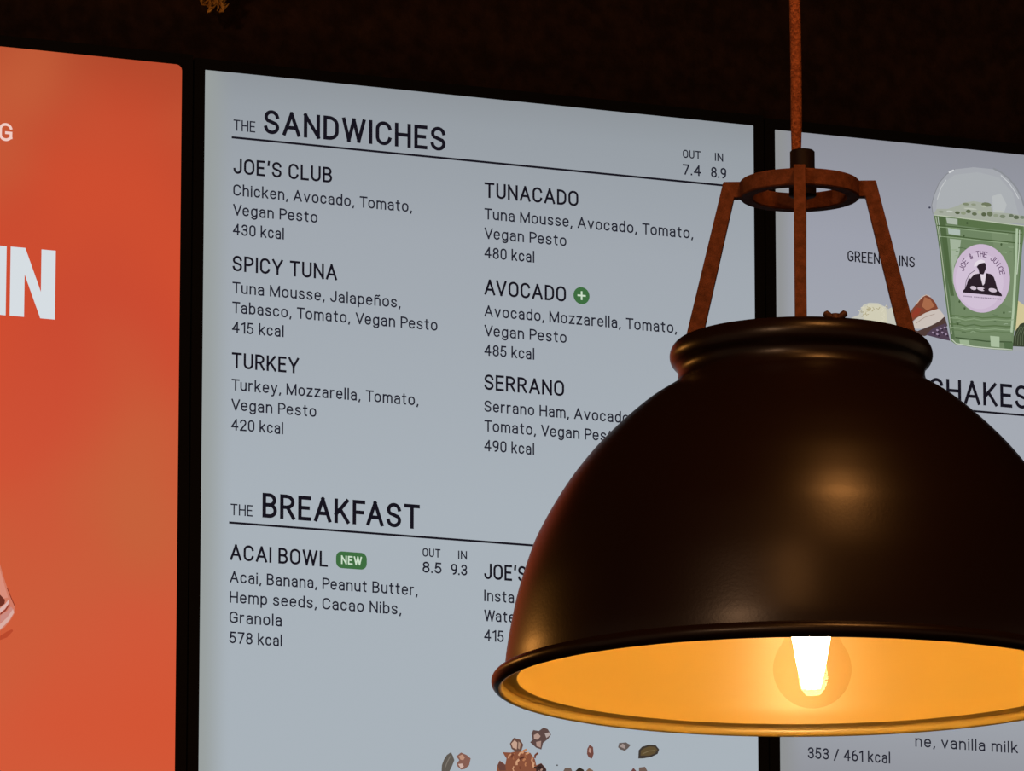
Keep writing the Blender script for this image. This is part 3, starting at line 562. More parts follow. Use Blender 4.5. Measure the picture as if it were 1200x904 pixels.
        ('poly', (201, 190, 182), ((-148.6, -194.8), (-141.6, -188.1), (-132.5, -182.5), (-123.5, -178.7), (-116.5, -176.8), (-109.9, -184.2), (-115.7, -189.6), (-124.8, -195.0), (-136.8, -200.1), (-147.7, -200.6)), 0.00),
        ('line', (168, 150, 140), ((-143.7, -194.7), (-133.6, -187.4), (-121.6, -182.7)), 0.72),
    ],
    'berry_picture': [
        ('poly', (79, 63, 80), ((-131.9, -206.3), (-126.8, -200.7), (-122.1, -197.5), (-108.8, -191.5), (-104.0, -210.3), (-116.0, -208.9)), 0.00),
        ('poly', (157, 139, 163), ((-117.4, -200.6), (-118.2, -201.1), (-119.4, -200.9), (-120.3, -200.2), (-120.3, -199.4), (-119.5, -198.9), (-118.3, -199.1), (-117.4, -199.8)), 0.00),
        ('poly', (51, 38, 58), ((-116.1, -201.8), (-116.8, -202.3), (-117.8, -202.2), (-118.5, -201.6), (-118.5, -200.8), (-117.8, -200.4), (-116.8, -200.5), (-116.1, -201.1)), 0.00),
        ('poly', (157, 139, 163), ((-113.4, -198.4), (-114.2, -198.9), (-115.4, -198.7), (-116.3, -198.0), (-116.3, -197.2), (-115.5, -196.7), (-114.3, -196.9), (-113.4, -197.6)), 0.00),
        ('poly', (51, 38, 58), ((-112.0, -199.7), (-112.7, -200.1), (-113.7, -200.0), (-114.5, -199.4), (-114.5, -198.6), (-113.8, -198.2), (-112.8, -198.3), (-112.1, -198.9)), 0.00),
        ('poly', (157, 139, 163), ((-108.4, -197.1), (-109.2, -197.6), (-110.4, -197.4), (-111.3, -196.7), (-111.3, -195.8), (-110.5, -195.4), (-109.3, -195.5), (-108.4, -196.3)), 0.00),
        ('poly', (51, 38, 58), ((-107.0, -198.3), (-107.7, -198.8), (-108.7, -198.7), (-109.5, -198.0), (-109.5, -197.3), (-108.8, -196.8), (-107.8, -197.0), (-107.0, -197.6)), 0.00),
        ('poly', (157, 139, 163), ((-111.4, -202.9), (-112.2, -203.4), (-113.4, -203.2), (-114.3, -202.5), (-114.4, -201.6), (-113.6, -201.1), (-112.4, -201.3), (-111.5, -202.0)), 0.00),
        ('poly', (51, 38, 58), ((-110.1, -204.1), (-110.8, -204.6), (-111.8, -204.4), (-112.5, -203.8), (-112.5, -203.1), (-111.8, -202.6), (-110.8, -202.7), (-110.1, -203.4)), 0.00),
        ('poly', (157, 139, 163), ((-117.4, -205.2), (-118.3, -205.7), (-119.5, -205.5), (-120.3, -204.8), (-120.4, -204.0), (-119.6, -203.5), (-118.4, -203.7), (-117.5, -204.4)), 0.00),
        ('poly', (51, 38, 58), ((-116.1, -206.4), (-116.8, -206.9), (-117.8, -206.8), (-118.6, -206.2), (-118.6, -205.4), (-117.9, -205.0), (-116.9, -205.1), (-116.1, -205.7)), 0.00),
        ('poly', (157, 139, 163), ((-107.5, -204.4), (-108.3, -204.9), (-109.5, -204.7), (-110.4, -204.0), (-110.4, -203.1), (-109.6, -202.7), (-108.4, -202.8), (-107.5, -203.5)), 0.00),
        ('poly', (51, 38, 58), ((-106.1, -205.6), (-106.8, -206.1), (-107.9, -205.9), (-108.6, -205.3), (-108.6, -204.6), (-107.9, -204.1), (-106.9, -204.3), (-106.2, -204.9)), 0.00),
        ('poly', (157, 139, 163), ((-122.4, -203.8), (-123.2, -204.3), (-124.4, -204.1), (-125.3, -203.4), (-125.4, -202.5), (-124.5, -202.1), (-123.3, -202.2), (-122.5, -202.9)), 0.00),
        ('poly', (51, 38, 58), ((-121.1, -205.0), (-121.8, -205.5), (-122.8, -205.4), (-123.5, -204.7), (-123.5, -204.0), (-122.8, -203.5), (-121.8, -203.7), (-121.1, -204.3)), 0.00),
    ],
    'banana_picture': [
        ('poly', (208, 197, 151), ((-24.0, -159.7), (-16.0, -164.5), (-3.9, -163.5), (-2.3, -185.6), (-27.6, -193.3)), 0.00),
    ],
    'leaf_picture': [
        ('poly', (57, 65, 47), ((-30.4, -210.2), (-29.8, -200.9), (-26.6, -192.3), (-21.4, -185.1), (-13.3, -181.9), (-4.3, -185.8), (-2.7, -207.9), (-16.9, -210.9)), 0.00),
        ('line', (93, 104, 80), ((-27.9, -209.0), (-26.7, -198.8), (-21.5, -188.2)), 0.72),
        ('line', (93, 104, 80), ((-24.9, -208.8), (-24.1, -198.5), (-19.5, -188.0)), 0.72),
        ('line', (93, 104, 80), ((-21.9, -208.5), (-21.5, -198.3), (-17.5, -187.8)), 0.72),
        ('line', (93, 104, 80), ((-18.8, -208.3), (-18.9, -198.1), (-15.4, -187.6)), 0.72),
        ('line', (93, 104, 80), ((-15.8, -208.0), (-16.2, -197.9), (-13.4, -187.5)), 0.72),
    ],
    'glass_picture': [
        ('poly', (184, 72, 44), ((102.8, -603.6), (121.4, -598.8), (128.4, -594.0), (133.6, -591.4), (134.6, -593.1), (128.5, -599.9), (121.5, -603.0), (102.9, -608.1)), 0.00),
        ('poly', (207, 122, 100), ((96.2, -490.7), (112.9, -510.0), (120.3, -528.2), (124.0, -539.9), (127.7, -549.9), (132.5, -560.9), (135.7, -567.5), (135.7, -575.4), (131.7, -582.5), (126.0, -589.7), (121.3, -593.6), (100.4, -602.6)), 0.00),
        ('poly', (217, 141, 122), ((113.0, -516.8), (120.4, -533.3), (125.3, -548.9), (129.0, -560.0), (123.2, -561.5), (113.5, -546.3)), 0.00),
        ('poly', (109, 47, 36), ((106.7, -555.8), (120.8, -558.0), (125.8, -562.5), (125.3, -566.5), (120.9, -569.8), (107.0, -577.3)), 0.00),
        ('poly', (220, 180, 174), ((102.4, -581.0), (121.0, -571.3), (126.2, -566.4), (129.5, -562.0), (130.0, -565.4), (125.9, -571.5), (121.0, -575.9), (102.5, -587.8)), 0.00),
        ('poly', (143, 58, 46), ((121.1, -576.4), (125.9, -572.2), (130.0, -566.2), (130.8, -567.2), (126.6, -573.7), (121.1, -578.0)), 0.00),
        ('poly', (201, 138, 128), ((121.1, -578.7), (128.0, -573.7), (132.1, -568.9), (134.1, -571.0), (129.3, -579.2), (121.2, -586.1)), 0.00),
        ('poly', (217, 172, 162), ((102.7, -596.8), (121.2, -586.8), (128.4, -579.9), (134.1, -571.2), (135.3, -574.5), (130.5, -582.8), (121.3, -592.5)), 0.00),
        ('line', (141, 53, 34), ((127.7, -550.4), (131.9, -559.8), (135.7, -567.7)), 0.90),
    ],
}

# the scattered cacao nibs and seeds at the foot of the sandwich menu, one list each
SCATTER = [
    [
        ('poly', (94, 88, 81), ((-45.1, -703.4), (-44.8, -697.6), (-42.6, -691.7), (-39.5, -686.9), (-35.0, -683.8), (-33.0, -687.1), (-31.3, -691.6), (-33.4, -697.0), (-35.8, -701.7), (-38.9, -707.7), (-43.8, -708.0)), 0.00),
        ('line', (124, 117, 108), ((-41.4, -699.7), (-38.9, -693.8), (-35.8, -687.8)), 1.08),
    ],
    [
        ('poly', (133, 92, 80), ((-29.3, -687.7), (-24.1, -683.4), (-17.9, -685.6), (-13.5, -688.8), (-15.2, -695.9), (-19.7, -699.9), (-24.1, -700.8), (-27.8, -697.8), (-28.4, -694.6), (-25.9, -691.3)), 0.00),
        ('poly', (187, 143, 120), ((-26.6, -687.3), (-22.9, -685.3), (-19.8, -688.1), (-21.6, -691.1), (-24.7, -690.7)), 0.00),
        ('poly', (204, 174, 162), ((-27.2, -695.4), (-22.8, -694.6), (-21.0, -697.4), (-24.1, -699.9)), 0.00),
    ],
    [
        ('poly', (92, 71, 67), ((52.9, -659.9), (54.8, -655.7), (61.0, -656.3), (66.1, -652.5), (70.7, -653.8), (74.4, -659.2), (71.0, -664.1), (65.7, -668.1), (63.7, -675.2), (57.9, -673.6), (51.4, -668.5), (54.2, -665.7)), 0.00),
        ('poly', (178, 149, 137), ((55.4, -660.9), (59.8, -658.7), (62.9, -661.6), (59.8, -665.3), (55.7, -665.0)), 0.00),
        ('poly', (170, 141, 130), ((57.9, -667.8), (63.5, -666.3), (62.9, -673.3), (58.5, -672.0)), 0.00),
        ('poly', (177, 162, 157), ((67.3, -658.5), (72.3, -657.0), (73.5, -659.8), (69.2, -663.0)), 0.00),
    ],
    [
        ('poly', (103, 74, 64), ((29.2, -671.2), (33.6, -664.9), (40.5, -666.5), (43.9, -671.5), (41.9, -677.4), (36.7, -679.9), (31.1, -676.3)), 0.00),
        ('poly', (196, 161, 141), ((30.7, -671.1), (34.2, -667.4), (37.3, -669.6), (36.7, -676.6), (32.4, -675.1)), 0.00),
        ('poly', (172, 141, 123), ((38.6, -668.3), (41.1, -670.5), (39.8, -676.4), (38.0, -675.4)), 0.00),
    ],
    [
        ('poly', (134, 80, 58), ((15.6, -694.1), (18.1, -689.1), (24.3, -693.0), (25.5, -686.6), (21.2, -680.4), (30.5, -680.2), (38.0, -677.9), (45.4, -678.6), (51.7, -679.4), (56.7, -685.7), (58.1, -691.6), (63.5, -689.2), (68.5, -693.9), (71.0, -710.7), (13.1, -714.0)), 0.00),
        ('poly', (103, 67, 58), ((15.8, -694.1), (18.1, -689.6), (24.3, -693.6), (24.9, -698.8), (18.1, -699.5)), 0.00),
        ('poly', (61, 42, 39), ((57.9, -692.8), (63.5, -689.5), (69.1, -695.1), (69.1, -701.5), (57.9, -702.1)), 0.00),
        ('line', (206, 155, 120), ((33.6, -699.3), (32.4, -697.0), (33.5, -694.1)), 1.14),
        ('line', (185, 123, 85), ((31.0, -705.1), (30.6, -703.2), (32.0, -701.1)), 1.63),
        ('line', (195, 141, 108), ((32.2, -709.2), (31.4, -707.8), (31.9, -706.0)), 1.29),
        ('line', (161, 101, 69), ((47.4, -684.7), (46.0, -682.7), (46.5, -679.9)), 1.49),
        ('line', (195, 141, 108), ((26.7, -707.0), (25.7, -703.7), (27.8, -700.0)), 2.32),
        ('line', (87, 47, 36), ((41.0, -687.9), (40.8, -686.4), (42.0, -684.9)), 1.64),
        ('line', (185, 123, 85), ((46.5, -693.3), (45.8, -691.6), (46.7, -689.6)), 1.40),
        ('line', (161, 101, 69), ((33.3, -687.3), (32.2, -684.3), (33.8, -680.8)), 1.49),
        ('line', (195, 141, 108), ((54.4, -689.3), (53.1, -687.1), (53.9, -684.1)), 1.90),
        ('line', (161, 101, 69), ((51.1, -702.8), (51.1, -701.1), (52.5, -699.7)), 2.25),
        ('line', (87, 47, 36), ((44.0, -709.3), (43.1, -707.5), (44.0, -705.2)), 2.09),
        ('line', (195, 141, 108), ((46.3, -705.2), (46.5, -702.4), (48.9, -700.1)), 2.09),
        ('line', (206, 155, 120), ((36.5, -692.8), (36.5, -689.6), (39.2, -686.8)), 2.29),
        ('line', (206, 155, 120), ((47.1, -681.4), (48.1, -679.9), (50.1, -679.2)), 1.92),
        ('line', (195, 141, 108), ((27.5, -686.4), (28.0, -683.8), (30.6, -681.9)), 1.59),
        ('line', (111, 61, 45), ((38.1, -705.2), (37.5, -703.6), (38.3, -701.6)), 2.18),
        ('line', (111, 61, 45), ((29.3, -706.1), (30.6, -703.0), (34.2, -701.2)), 1.15),
        ('line', (111, 61, 45), ((56.3, -684.5), (56.8, -681.4), (59.9, -679.0)), 2.05),
        ('line', (111, 61, 45), ((40.8, -696.7), (39.8, -695.4), (40.1, -693.7)), 1.22),
        ('line', (185, 123, 85), ((43.7, -688.2), (44.3, -686.7), (46.0, -685.9)), 2.05),
        ('line', (185, 123, 85), ((42.4, -680.7), (43.9, -677.8), (47.5, -676.3)), 2.29),
        ('line', (87, 47, 36), ((40.2, -686.8), (41.6, -684.9), (44.3, -684.3)), 2.16),
        ('line', (206, 155, 120), ((38.5, -682.9), (40.2, -680.2), (43.9, -679.1)), 1.73),
        ('line', (161, 101, 69), ((39.5, -706.9), (40.2, -705.4), (41.9, -704.5)), 1.88),
        ('line', (206, 155, 120), ((55.6, -694.3), (54.3, -692.1), (55.2, -689.2)), 2.18),
        ('line', (111, 61, 45), ((31.2, -685.6), (31.2, -683.4), (33.1, -681.6)), 2.31),
        ('poly', (43, 29, 27), ((58.3, -694.8), (57.6, -695.3), (56.3, -695.3), (55.3, -694.6), (55.1, -693.8), (55.8, -693.2), (57.1, -693.3), (58.1, -693.9)), 0.00),
        ('poly', (162, 132, 118), ((57.9, -705.2), (57.1, -704.7), (56.8, -703.6), (57.1, -702.4), (57.9, -701.9), (58.7, -702.4), (59.0, -703.5), (58.7, -704.7)), 0.00),
        ('poly', (43, 29, 27), ((63.3, -699.0), (62.4, -699.0), (61.5, -698.2), (61.2, -697.0), (61.7, -696.2), (62.6, -696.2), (63.5, -697.0), (63.8, -698.2)), 0.00),
        ('poly', (105, 75, 66), ((64.5, -707.6), (64.0, -706.9), (64.2, -705.7), (65.1, -704.8), (66.0, -704.6), (66.5, -705.4), (66.2, -706.5), (65.4, -707.5)), 0.00),
        ('poly', (162, 132, 118), ((62.3, -697.3), (62.1, -696.5), (62.7, -695.4), (63.8, -694.7), (64.7, -694.8), (64.9, -695.7), (64.3, -696.8), (63.2, -697.4)), 0.00),
        ('poly', (162, 132, 118), ((62.6, -707.1), (61.9, -706.5), (61.9, -705.3), (62.6, -704.2), (63.5, -703.9), (64.1, -704.5), (64.1, -705.7), (63.5, -706.8)), 0.00),
        ('poly', (43, 29, 27), ((59.9, -694.0), (60.2, -693.1), (61.4, -692.5), (62.7, -692.6), (63.3, -693.2), (63.0, -694.0), (61.8, -694.6), (60.5, -694.6)), 0.00),
        ('poly', (137, 105, 91), ((59.7, -699.6), (59.2, -698.8), (59.5, -697.7), (60.3, -696.7), (61.2, -696.5), (61.7, -697.3), (61.5, -698.5), (60.6, -699.4)), 0.00),
    ],
    [
        ('poly', (74, 74, 75), ((82.0, -690.2), (81.7, -690.8), (81.0, -691.1), (80.3, -690.9), (80.0, -690.4), (80.3, -689.8), (81.0, -689.5), (81.7, -689.7)), 0.00),
    ],
    [
        ('poly', (112, 71, 62), ((113.9, -676.7), (114.3, -671.4), (116.8, -667.2), (120.6, -669.3), (121.3, -676.3), (119.3, -681.3), (115.7, -680.1)), 0.00),
        ('poly', (183, 144, 132), ((115.5, -674.3), (116.5, -670.1), (118.7, -671.7), (118.0, -675.9)), 0.00),
    ],
    [
        ('poly', (99, 88, 84), ((148.3, -667.9), (149.5, -663.5), (157.1, -662.3), (159.6, -663.7), (162.4, -664.5), (159.4, -668.2), (155.8, -671.1), (150.8, -669.9)), 0.00),
        ('poly', (161, 145, 140), ((150.1, -667.0), (153.3, -663.8), (156.5, -665.4), (155.8, -669.0)), 0.00),
    ],
    [
        ('poly', (62, 55, 49), ((170.7, -678.1), (171.2, -669.6), (174.8, -665.9), (182.4, -663.1), (190.0, -663.2), (194.0, -667.3), (192.2, -672.1), (184.9, -675.8), (176.0, -677.7)), 0.00),
        ('poly', (93, 77, 51), ((173.2, -675.0), (173.7, -669.7), (177.3, -667.1), (183.0, -664.9), (189.3, -665.0), (191.9, -668.0), (189.3, -671.7), (183.0, -674.4)), 0.00),
        ('line', (121, 106, 78), ((175.4, -673.1), (182.3, -669.7), (189.3, -668.7)), 0.90),
    ],
    [
        ('poly', (108, 90, 81), ((87.9, -695.7), (89.8, -692.4), (96.0, -692.0), (98.5, -697.4), (94.1, -704.7), (87.9, -702.7)), 0.00),
    ],
    [
        ('poly', (50, 41, 32), ((99.8, -696.2), (105.4, -691.0), (110.4, -693.3), (111.0, -701.4), (100.4, -704.3)), 0.00),
    ],
    [
        ('poly', (124, 96, 75), ((113.2, -693.7), (116.1, -691.2), (120.7, -693.2), (119.8, -700.9), (112.9, -701.3)), 0.00),
    ],
    [
        ('poly', (102, 64, 60), ((161.8, -692.6), (165.2, -688.0), (168.6, -691.3), (168.3, -700.4), (161.4, -699.7)), 0.00),
    ],
    [
        ('poly', (110, 90, 81), ((171.5, -687.4), (178.2, -686.2), (180.7, -690.4), (179.7, -699.8), (171.1, -699.1)), 0.00),
    ],
]


# ------------------------------------------------------------------ the room
WALL = paint('dark_plaster', '#2c1d17', 0.95, spec=0.1, noise=(60, '#241812', '#35241c'), bump=(160, 0.5))
DARK = paint('dark_boards', '#1b120d', 0.8, spec=0.2, noise=(5, '#160e0a', '#21160f'))
CEIL = paint('dark_ceiling_paint', '#1c1410', 0.95, spec=0.1, noise=(4, '#18110d', '#201712'))
mb = MB(); mb.box((-5, 0.055, 0), (5, 0.2, 3.75), WALL); structure(mb, 'wall_back')
mb = MB(); mb.box((-5, -8, 3.6), (5, 0.055, 3.75), CEIL); structure(mb, 'ceiling')
mb = MB(); mb.box((-5, -8, -0.1), (5, 0.2, 0), DARK); structure(mb, 'floor')


# ------------------------------------------------------------------ the menu screens
SW, SH, ST = 0.610, 1.084, 3.2355                  # lit width, lit height, top edge
BEZEL = paint('black_screen_bezel', '#0d0a09', 0.6, spec=0.15)
INK = glow('#15131d')
SOFT = glow('#20212d')
WHITE = glow('#d6dde2')
PINKW = glow('#f1cdc4')
GREEN = glow('#3d6b3f')
LEAF = glow('#c9dcc6')
LILAC = glow('#5b3c60')


def lit_panel(name, stops, blotch=None, left=None):
    """Picture shown by a screen: tones from bottom to top with brightness falloff put into the colour, with soft blotches for the orange artwork."""
    m = bpy.data.materials.new(name)
    m.use_nodes = True
    nt = m.node_tree
    b = nt.nodes['Principled BSDF']
    b.inputs['Base Color'].default_value = (0.004, 0.004, 0.004, 1)
    b.inputs['Roughness'].default_value = 0.5
    b.inputs['Specular IOR Level'].default_value = 0.05
    tc = nt.nodes.new('ShaderNodeTexCoord')
    sp = nt.nodes.new('ShaderNodeSeparateXYZ')
    nt.links.new(tc.outputs['Object'], sp.inputs[0])
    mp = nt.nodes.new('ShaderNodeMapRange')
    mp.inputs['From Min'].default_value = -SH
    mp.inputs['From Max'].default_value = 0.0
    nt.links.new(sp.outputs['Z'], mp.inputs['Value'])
    rp = nt.nodes.new('ShaderNodeValToRGB')  # ramp carries the screen's vertical brightness falloff as colour
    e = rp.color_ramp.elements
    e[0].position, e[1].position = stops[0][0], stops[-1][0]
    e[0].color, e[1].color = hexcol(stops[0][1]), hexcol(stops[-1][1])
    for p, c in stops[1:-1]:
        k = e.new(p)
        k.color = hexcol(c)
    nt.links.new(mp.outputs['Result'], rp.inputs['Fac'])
    out = rp.outputs['Color']
    if left:
        # dimmer, greyer left margin: viewing-angle falloff put into the emission colour
        mr = nt.nodes.new('ShaderNodeMapRange')
        mr.inputs['From Min'].default_value = -SW / 2 + left[1]
        mr.inputs['From Max'].default_value = -SW / 2
        mr.interpolation_type = 'SMOOTHSTEP'
        nt.links.new(sp.outputs['X'], mr.inputs['Value'])
        mx = nt.nodes.new('ShaderNodeMix')
        mx.data_type = 'RGBA'
        mx.inputs[7].default_value = hexcol(left[0])
        nt.links.new(mr.outputs['Result'], mx.inputs[0])
        nt.links.new(out, mx.inputs[6])
        out = mx.outputs[2]
    if blotch:
        for scale, col_, off, lo, hi in blotch:
            mpp = nt.nodes.new('ShaderNodeMapping')
            mpp.inputs['Location'].default_value = off
            nz = nt.nodes.new('ShaderNodeTexNoise')
            nz.inputs['Scale'].default_value = scale
            nz.inputs['Detail'].default_value = 1.5
            mr = nt.nodes.new('ShaderNodeMapRange')
            mr.inputs['From Min'].default_value = lo
            mr.inputs['From Max'].default_value = hi
            mr.interpolation_type = 'SMOOTHSTEP'
            mx = nt.nodes.new('ShaderNodeMix')
            mx.data_type = 'RGBA'
            mx.inputs[7].default_value = hexcol(col_)
            nt.links.new(tc.outputs['Object'], mpp.inputs['Vector'])
            nt.links.new(mpp.outputs['Vector'], nz.inputs['Vector'])
            nt.links.new(nz.outputs['Fac'], mr.inputs['Value'])
            nt.links.new(mr.outputs['Result'], mx.inputs[0])
            nt.links.new(out, mx.inputs[6])
            out = mx.outputs[2]
    nt.links.new(out, b.inputs['Emission Color'])
    b.inputs['Emission Strength'].default_value = 1.0
    return m


def screen(label, xc, dz, panel, right_round=0.002):
    """A slim portrait screen: housing, lit display. Local origin at the middle of the lit top edge."""
    t = thing('menu_screen', label, 'screen', (xc, 0, ST + dz), 'menu screens on the dark wall')
    w, bz = SW / 2, 0.0115
    hb = MB()
    hb.box((-w - bz, 0.0, -SH - bz), (w + bz, 0.045, bz), BEZEL)
    hb.build('housing', t, bevel=0.002)
    fb = MB()
    d = 0.0012
    fb.box((-w - bz, -d, -SH - bz), (-w, 0.0, bz), BEZEL)
    fb.box((w, -d, -SH - bz), (w + bz, 0.0, bz), BEZEL)
    fb.box((-w, -d, 0), (w, 0.0, bz), BEZEL)
    fb.box((-w, -d, -SH - bz), (w, 0.0, -SH), BEZEL)
    fb.build('bezel', t)
    wb = MB()
    wb.box((-0.10, 0.045, -SH * .7), (0.10, 0.055, -SH * .3), BEZEL)
    wb.build('wall_bracket', t)
    pb = MB()
    pts = []
    r = right_round
    for cx_, cz_, a0 in ((w - r, -r, 0), (-w + r, -r, 90), (-w + r, -SH + r, 180), (w - r, -SH + r, 270)):
        for i in range(5):
            a = math.radians(a0 + 90 * i / 4)
            pts.append((cx_ + r * math.cos(a), cz_ + r * math.sin(a)))
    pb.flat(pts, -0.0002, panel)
    p = pb.build('display', t)
    return t, p


Y1, Y2 = -0.0005, -0.0008
BODY_W = 0.135
NAME_W = 0.142


def entry(disp, lx, base, name, nw, lines, label=None, badge=None, off=0.0229):
    """A dish on the menu: its name and the lines below it."""
    q = MB()
    z = base - ST
    write(q, name, lx, z, nw, 0.0162, Y1, INK, NAME_W)
    for i, (s, wd) in enumerate(lines):
        write(q, s, lx, z - off - 0.0205 * i, wd, 0.0118, Y1, SOFT, BODY_W)
    return q.build('menu_entry', disp, label=label)


def heading(disp, the, title, rule, parts):
    q = MB()
    for s, x, z, wd, cap, wt in parts:
        write(q, s, x, z - ST, wd, cap, Y1, INK if cap > .02 else SOFT, wt)
    x0, x1, z = rule
    q.flat([(x0, z - ST - .0011), (x1, z - ST - .0011), (x1, z - ST + .0011), (x0, z - ST + .0011)], Y1, INK)
    return q.build('menu_heading', disp)


def price(disp, items):
    q = MB()
    for s, x, z, wd, cap in items:
        write(q, s, x, z - ST, wd, cap, Y1, SOFT, BODY_W * 1.1)
    return q.build('price_tag', disp)


def picture(disp, name, key, label=None):
    q = MB()
    y = Y1
    for kind, colr, pts, w in (PICTURES[key] if isinstance(key, str) else key):
        P = [(a / 1000, c / 1000) for a, c in pts]
        if kind == 'poly':
            q.flat(P, y, glow(colr))
        else:
            q.stroke(P, w / 1000, y, glow(colr))
        y -= 0.00002
    return q, y


# orange promotional screen
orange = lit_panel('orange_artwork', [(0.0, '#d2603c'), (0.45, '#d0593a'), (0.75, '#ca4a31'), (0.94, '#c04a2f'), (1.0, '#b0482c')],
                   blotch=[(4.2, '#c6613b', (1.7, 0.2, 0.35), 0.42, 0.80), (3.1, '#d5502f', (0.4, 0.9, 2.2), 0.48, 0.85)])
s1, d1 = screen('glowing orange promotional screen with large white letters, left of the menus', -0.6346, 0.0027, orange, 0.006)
q = MB()
OX, OZ = -0.6346, ST + 0.0027
write(q, 'G', -0.5225 - OX, 3.1411 - OZ, 0.0137, 0.0185, Y1, PINKW, 0.15)
q.build('lettering', d1, label='small pale letter')
q = MB()
zb = 2.9628 - OZ
for a, b in ((-0.5295, -0.5128),):
    q.flat([(a - OX, zb), (b - OX, zb), (b - OX, zb + .0705), (a - OX, zb + .0705)], Y1, WHITE)
nx0, nx1, st = -0.5131 + .0045 - OX, -0.4613 - OX, 0.0150
# a heavy condensed N
q.flat([(nx0, zb), (nx0 + st, zb), (nx0 + st, zb + .0435), (nx1 - st * 1.02, zb), (nx1, zb), (nx1, zb + .0705), (nx1 - st, zb + .0705),
        (nx1 - st, zb + .0270), (nx0 + st * 1.02, zb + .0705), (nx0, zb + .0705)], Y1, WHITE)
q.build('lettering', d1, label='large bold white letters')
q, _ = picture(d1, '', 'glass_picture')
q.build('drink_picture', d1, label='pink drinking glass picture')

# sandwich and breakfast menu
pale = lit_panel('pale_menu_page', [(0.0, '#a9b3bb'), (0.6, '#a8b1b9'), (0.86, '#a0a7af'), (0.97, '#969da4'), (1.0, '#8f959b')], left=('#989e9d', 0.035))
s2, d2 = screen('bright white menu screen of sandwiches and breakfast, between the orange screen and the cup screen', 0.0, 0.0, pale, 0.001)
heading(d2, 'THE', 'SANDWICHES', (-0.2756, 0.2754, 3.1677),
        [('THE', -0.2738, 3.1750, 0.0236, 0.0116, .115), ('SANDWICHES', -0.2407, 3.1750, 0.1985, 0.0252, .152)])
A1, A2, A3 = 3.1302, 3.0289, 2.9287
LX, RX = -0.2734, 0.0010
entry(d2, LX, A1, 'JOE’S CLUB', 0.1069, [('Chicken, Avocado, Tomato,', .1944), ('Vegan Pesto', .0912), ('430 kcal', .0550)])
entry(d2, LX, A2, 'SPICY TUNA', 0.1129, [('Tuna Mousse, Jalapeños,', .1822), ('Tabasco, Tomato, Vegan Pesto', .2227), ('415 kcal', .0555)])
entry(d2, LX, A3, 'TURKEY', 0.0722, [('Turkey, Mozzarella, Tomato,', .2021), ('Vegan Pesto', .0912), ('420 kcal', .0557)])
entry(d2, RX, A1, 'TUNACADO', 0.1047, [('Tuna Mousse, Avocado, Tomato,', .2342), ('Vegan Pesto', .0912), ('480 kcal', .0554)])
entry(d2, RX, A2 - .0010, 'AVOCADO', 0.0907, [('Avocado, Mozzarella, Tomato,', .2151), ('Vegan Pesto', .0912), ('485 kcal', .0553)])
entry(d2, RX, A3 - .0004, 'SERRANO', 0.0884, [('Serrano Ham, Avocado,', .1646), ('Tomato, Vegan Pesto', .1511), ('490 kcal', .0551)])
price(d2, [('OUT', .2240, 3.1932, .0204, .0088), ('IN', .2605, 3.1932, .0095, .0088), ('7.4', .2239, 3.1752, .0207, .0113), ('8.9', .2560, 3.1752, .0175, .0113)])
# the round plus badge
q = MB()
bx, bzc = 0.1090, 3.0360 - ST
q.flat([(bx + .0090 * math.cos(a * math.pi / 20), bzc + .0090 * math.sin(a * math.pi / 20)) for a in range(40)], Y1, GREEN)
q.flat([(bx - .0046, bzc - .0009), (bx + .0046, bzc - .0009), (bx + .0046, bzc + .0009), (bx - .0046, bzc + .0009)], Y2, LEAF)
q.flat([(bx - .0009, bzc - .0046), (bx + .0009, bzc - .0046), (bx + .0009, bzc + .0046), (bx - .0009, bzc + .0046)], Y2 - .00005, LEAF)
q.build('plus_badge', d2, label='round green badge with a plus sign')

heading(d2, 'THE', 'BREAKFAST', (-0.2748, 0.2754, 2.7702),
        [('THE', -0.2733, 2.7780, 0.0236, 0.0116, .115), ('BREAKFAST', -0.2393, 2.7780, 0.1698, 0.0252, .152)])
entry(d2, LX, 2.7322, 'ACAI BOWL', 0.1046, [('Acai, Banana, Peanut Butter,', .2018), ('Hemp seeds, Cacao Nibs,', .1841), ('Granola', .0556), ('578 kcal', .0560)])
price(d2, [('OUT', -.0663, 2.7503, .0195, .0088), ('IN', -.0275, 2.7503, .0096, .0088), ('8.5', -.0663, 2.7338, .0208, .0113), ('9.3', -.0353, 2.7338, .0177, .0113)])
entry(d2, RX, 2.7318, 'JOE’S', 0.0466, [('Insta', .0328), ('Wate', .0337), ('415', .0215)])
q = MB()
bx, bzc, hw, hh = -0.1434, 2.7407 - ST, 0.0166, 0.0086
pts = []
rr = 0.0062
for cx_, cz_, a0 in ((bx + hw - rr, bzc + hh - rr, 0), (bx - hw + rr, bzc + hh - rr, 90), (bx - hw + rr, bzc - hh + rr, 180), (bx + hw - rr, bzc - hh + rr, 270)):
    pts += [(cx_ + rr * math.cos(math.radians(a0 + 15 * i)), cz_ + rr * math.sin(math.radians(a0 + 15 * i))) for i in range(7)]
q.flat(pts, Y1, GREEN)
write(q, 'NEW', bx - .0112, bzc - .0044, .0224, .0088, Y2, LEAF, .17)
q.build('new_badge', d2, label='green badge reading NEW')
for nib in SCATTER:                                 # every scattered nib and seed is a picture of its own
    q, _ = picture(d2, '', nib)
    q.build('food_picture', d2)

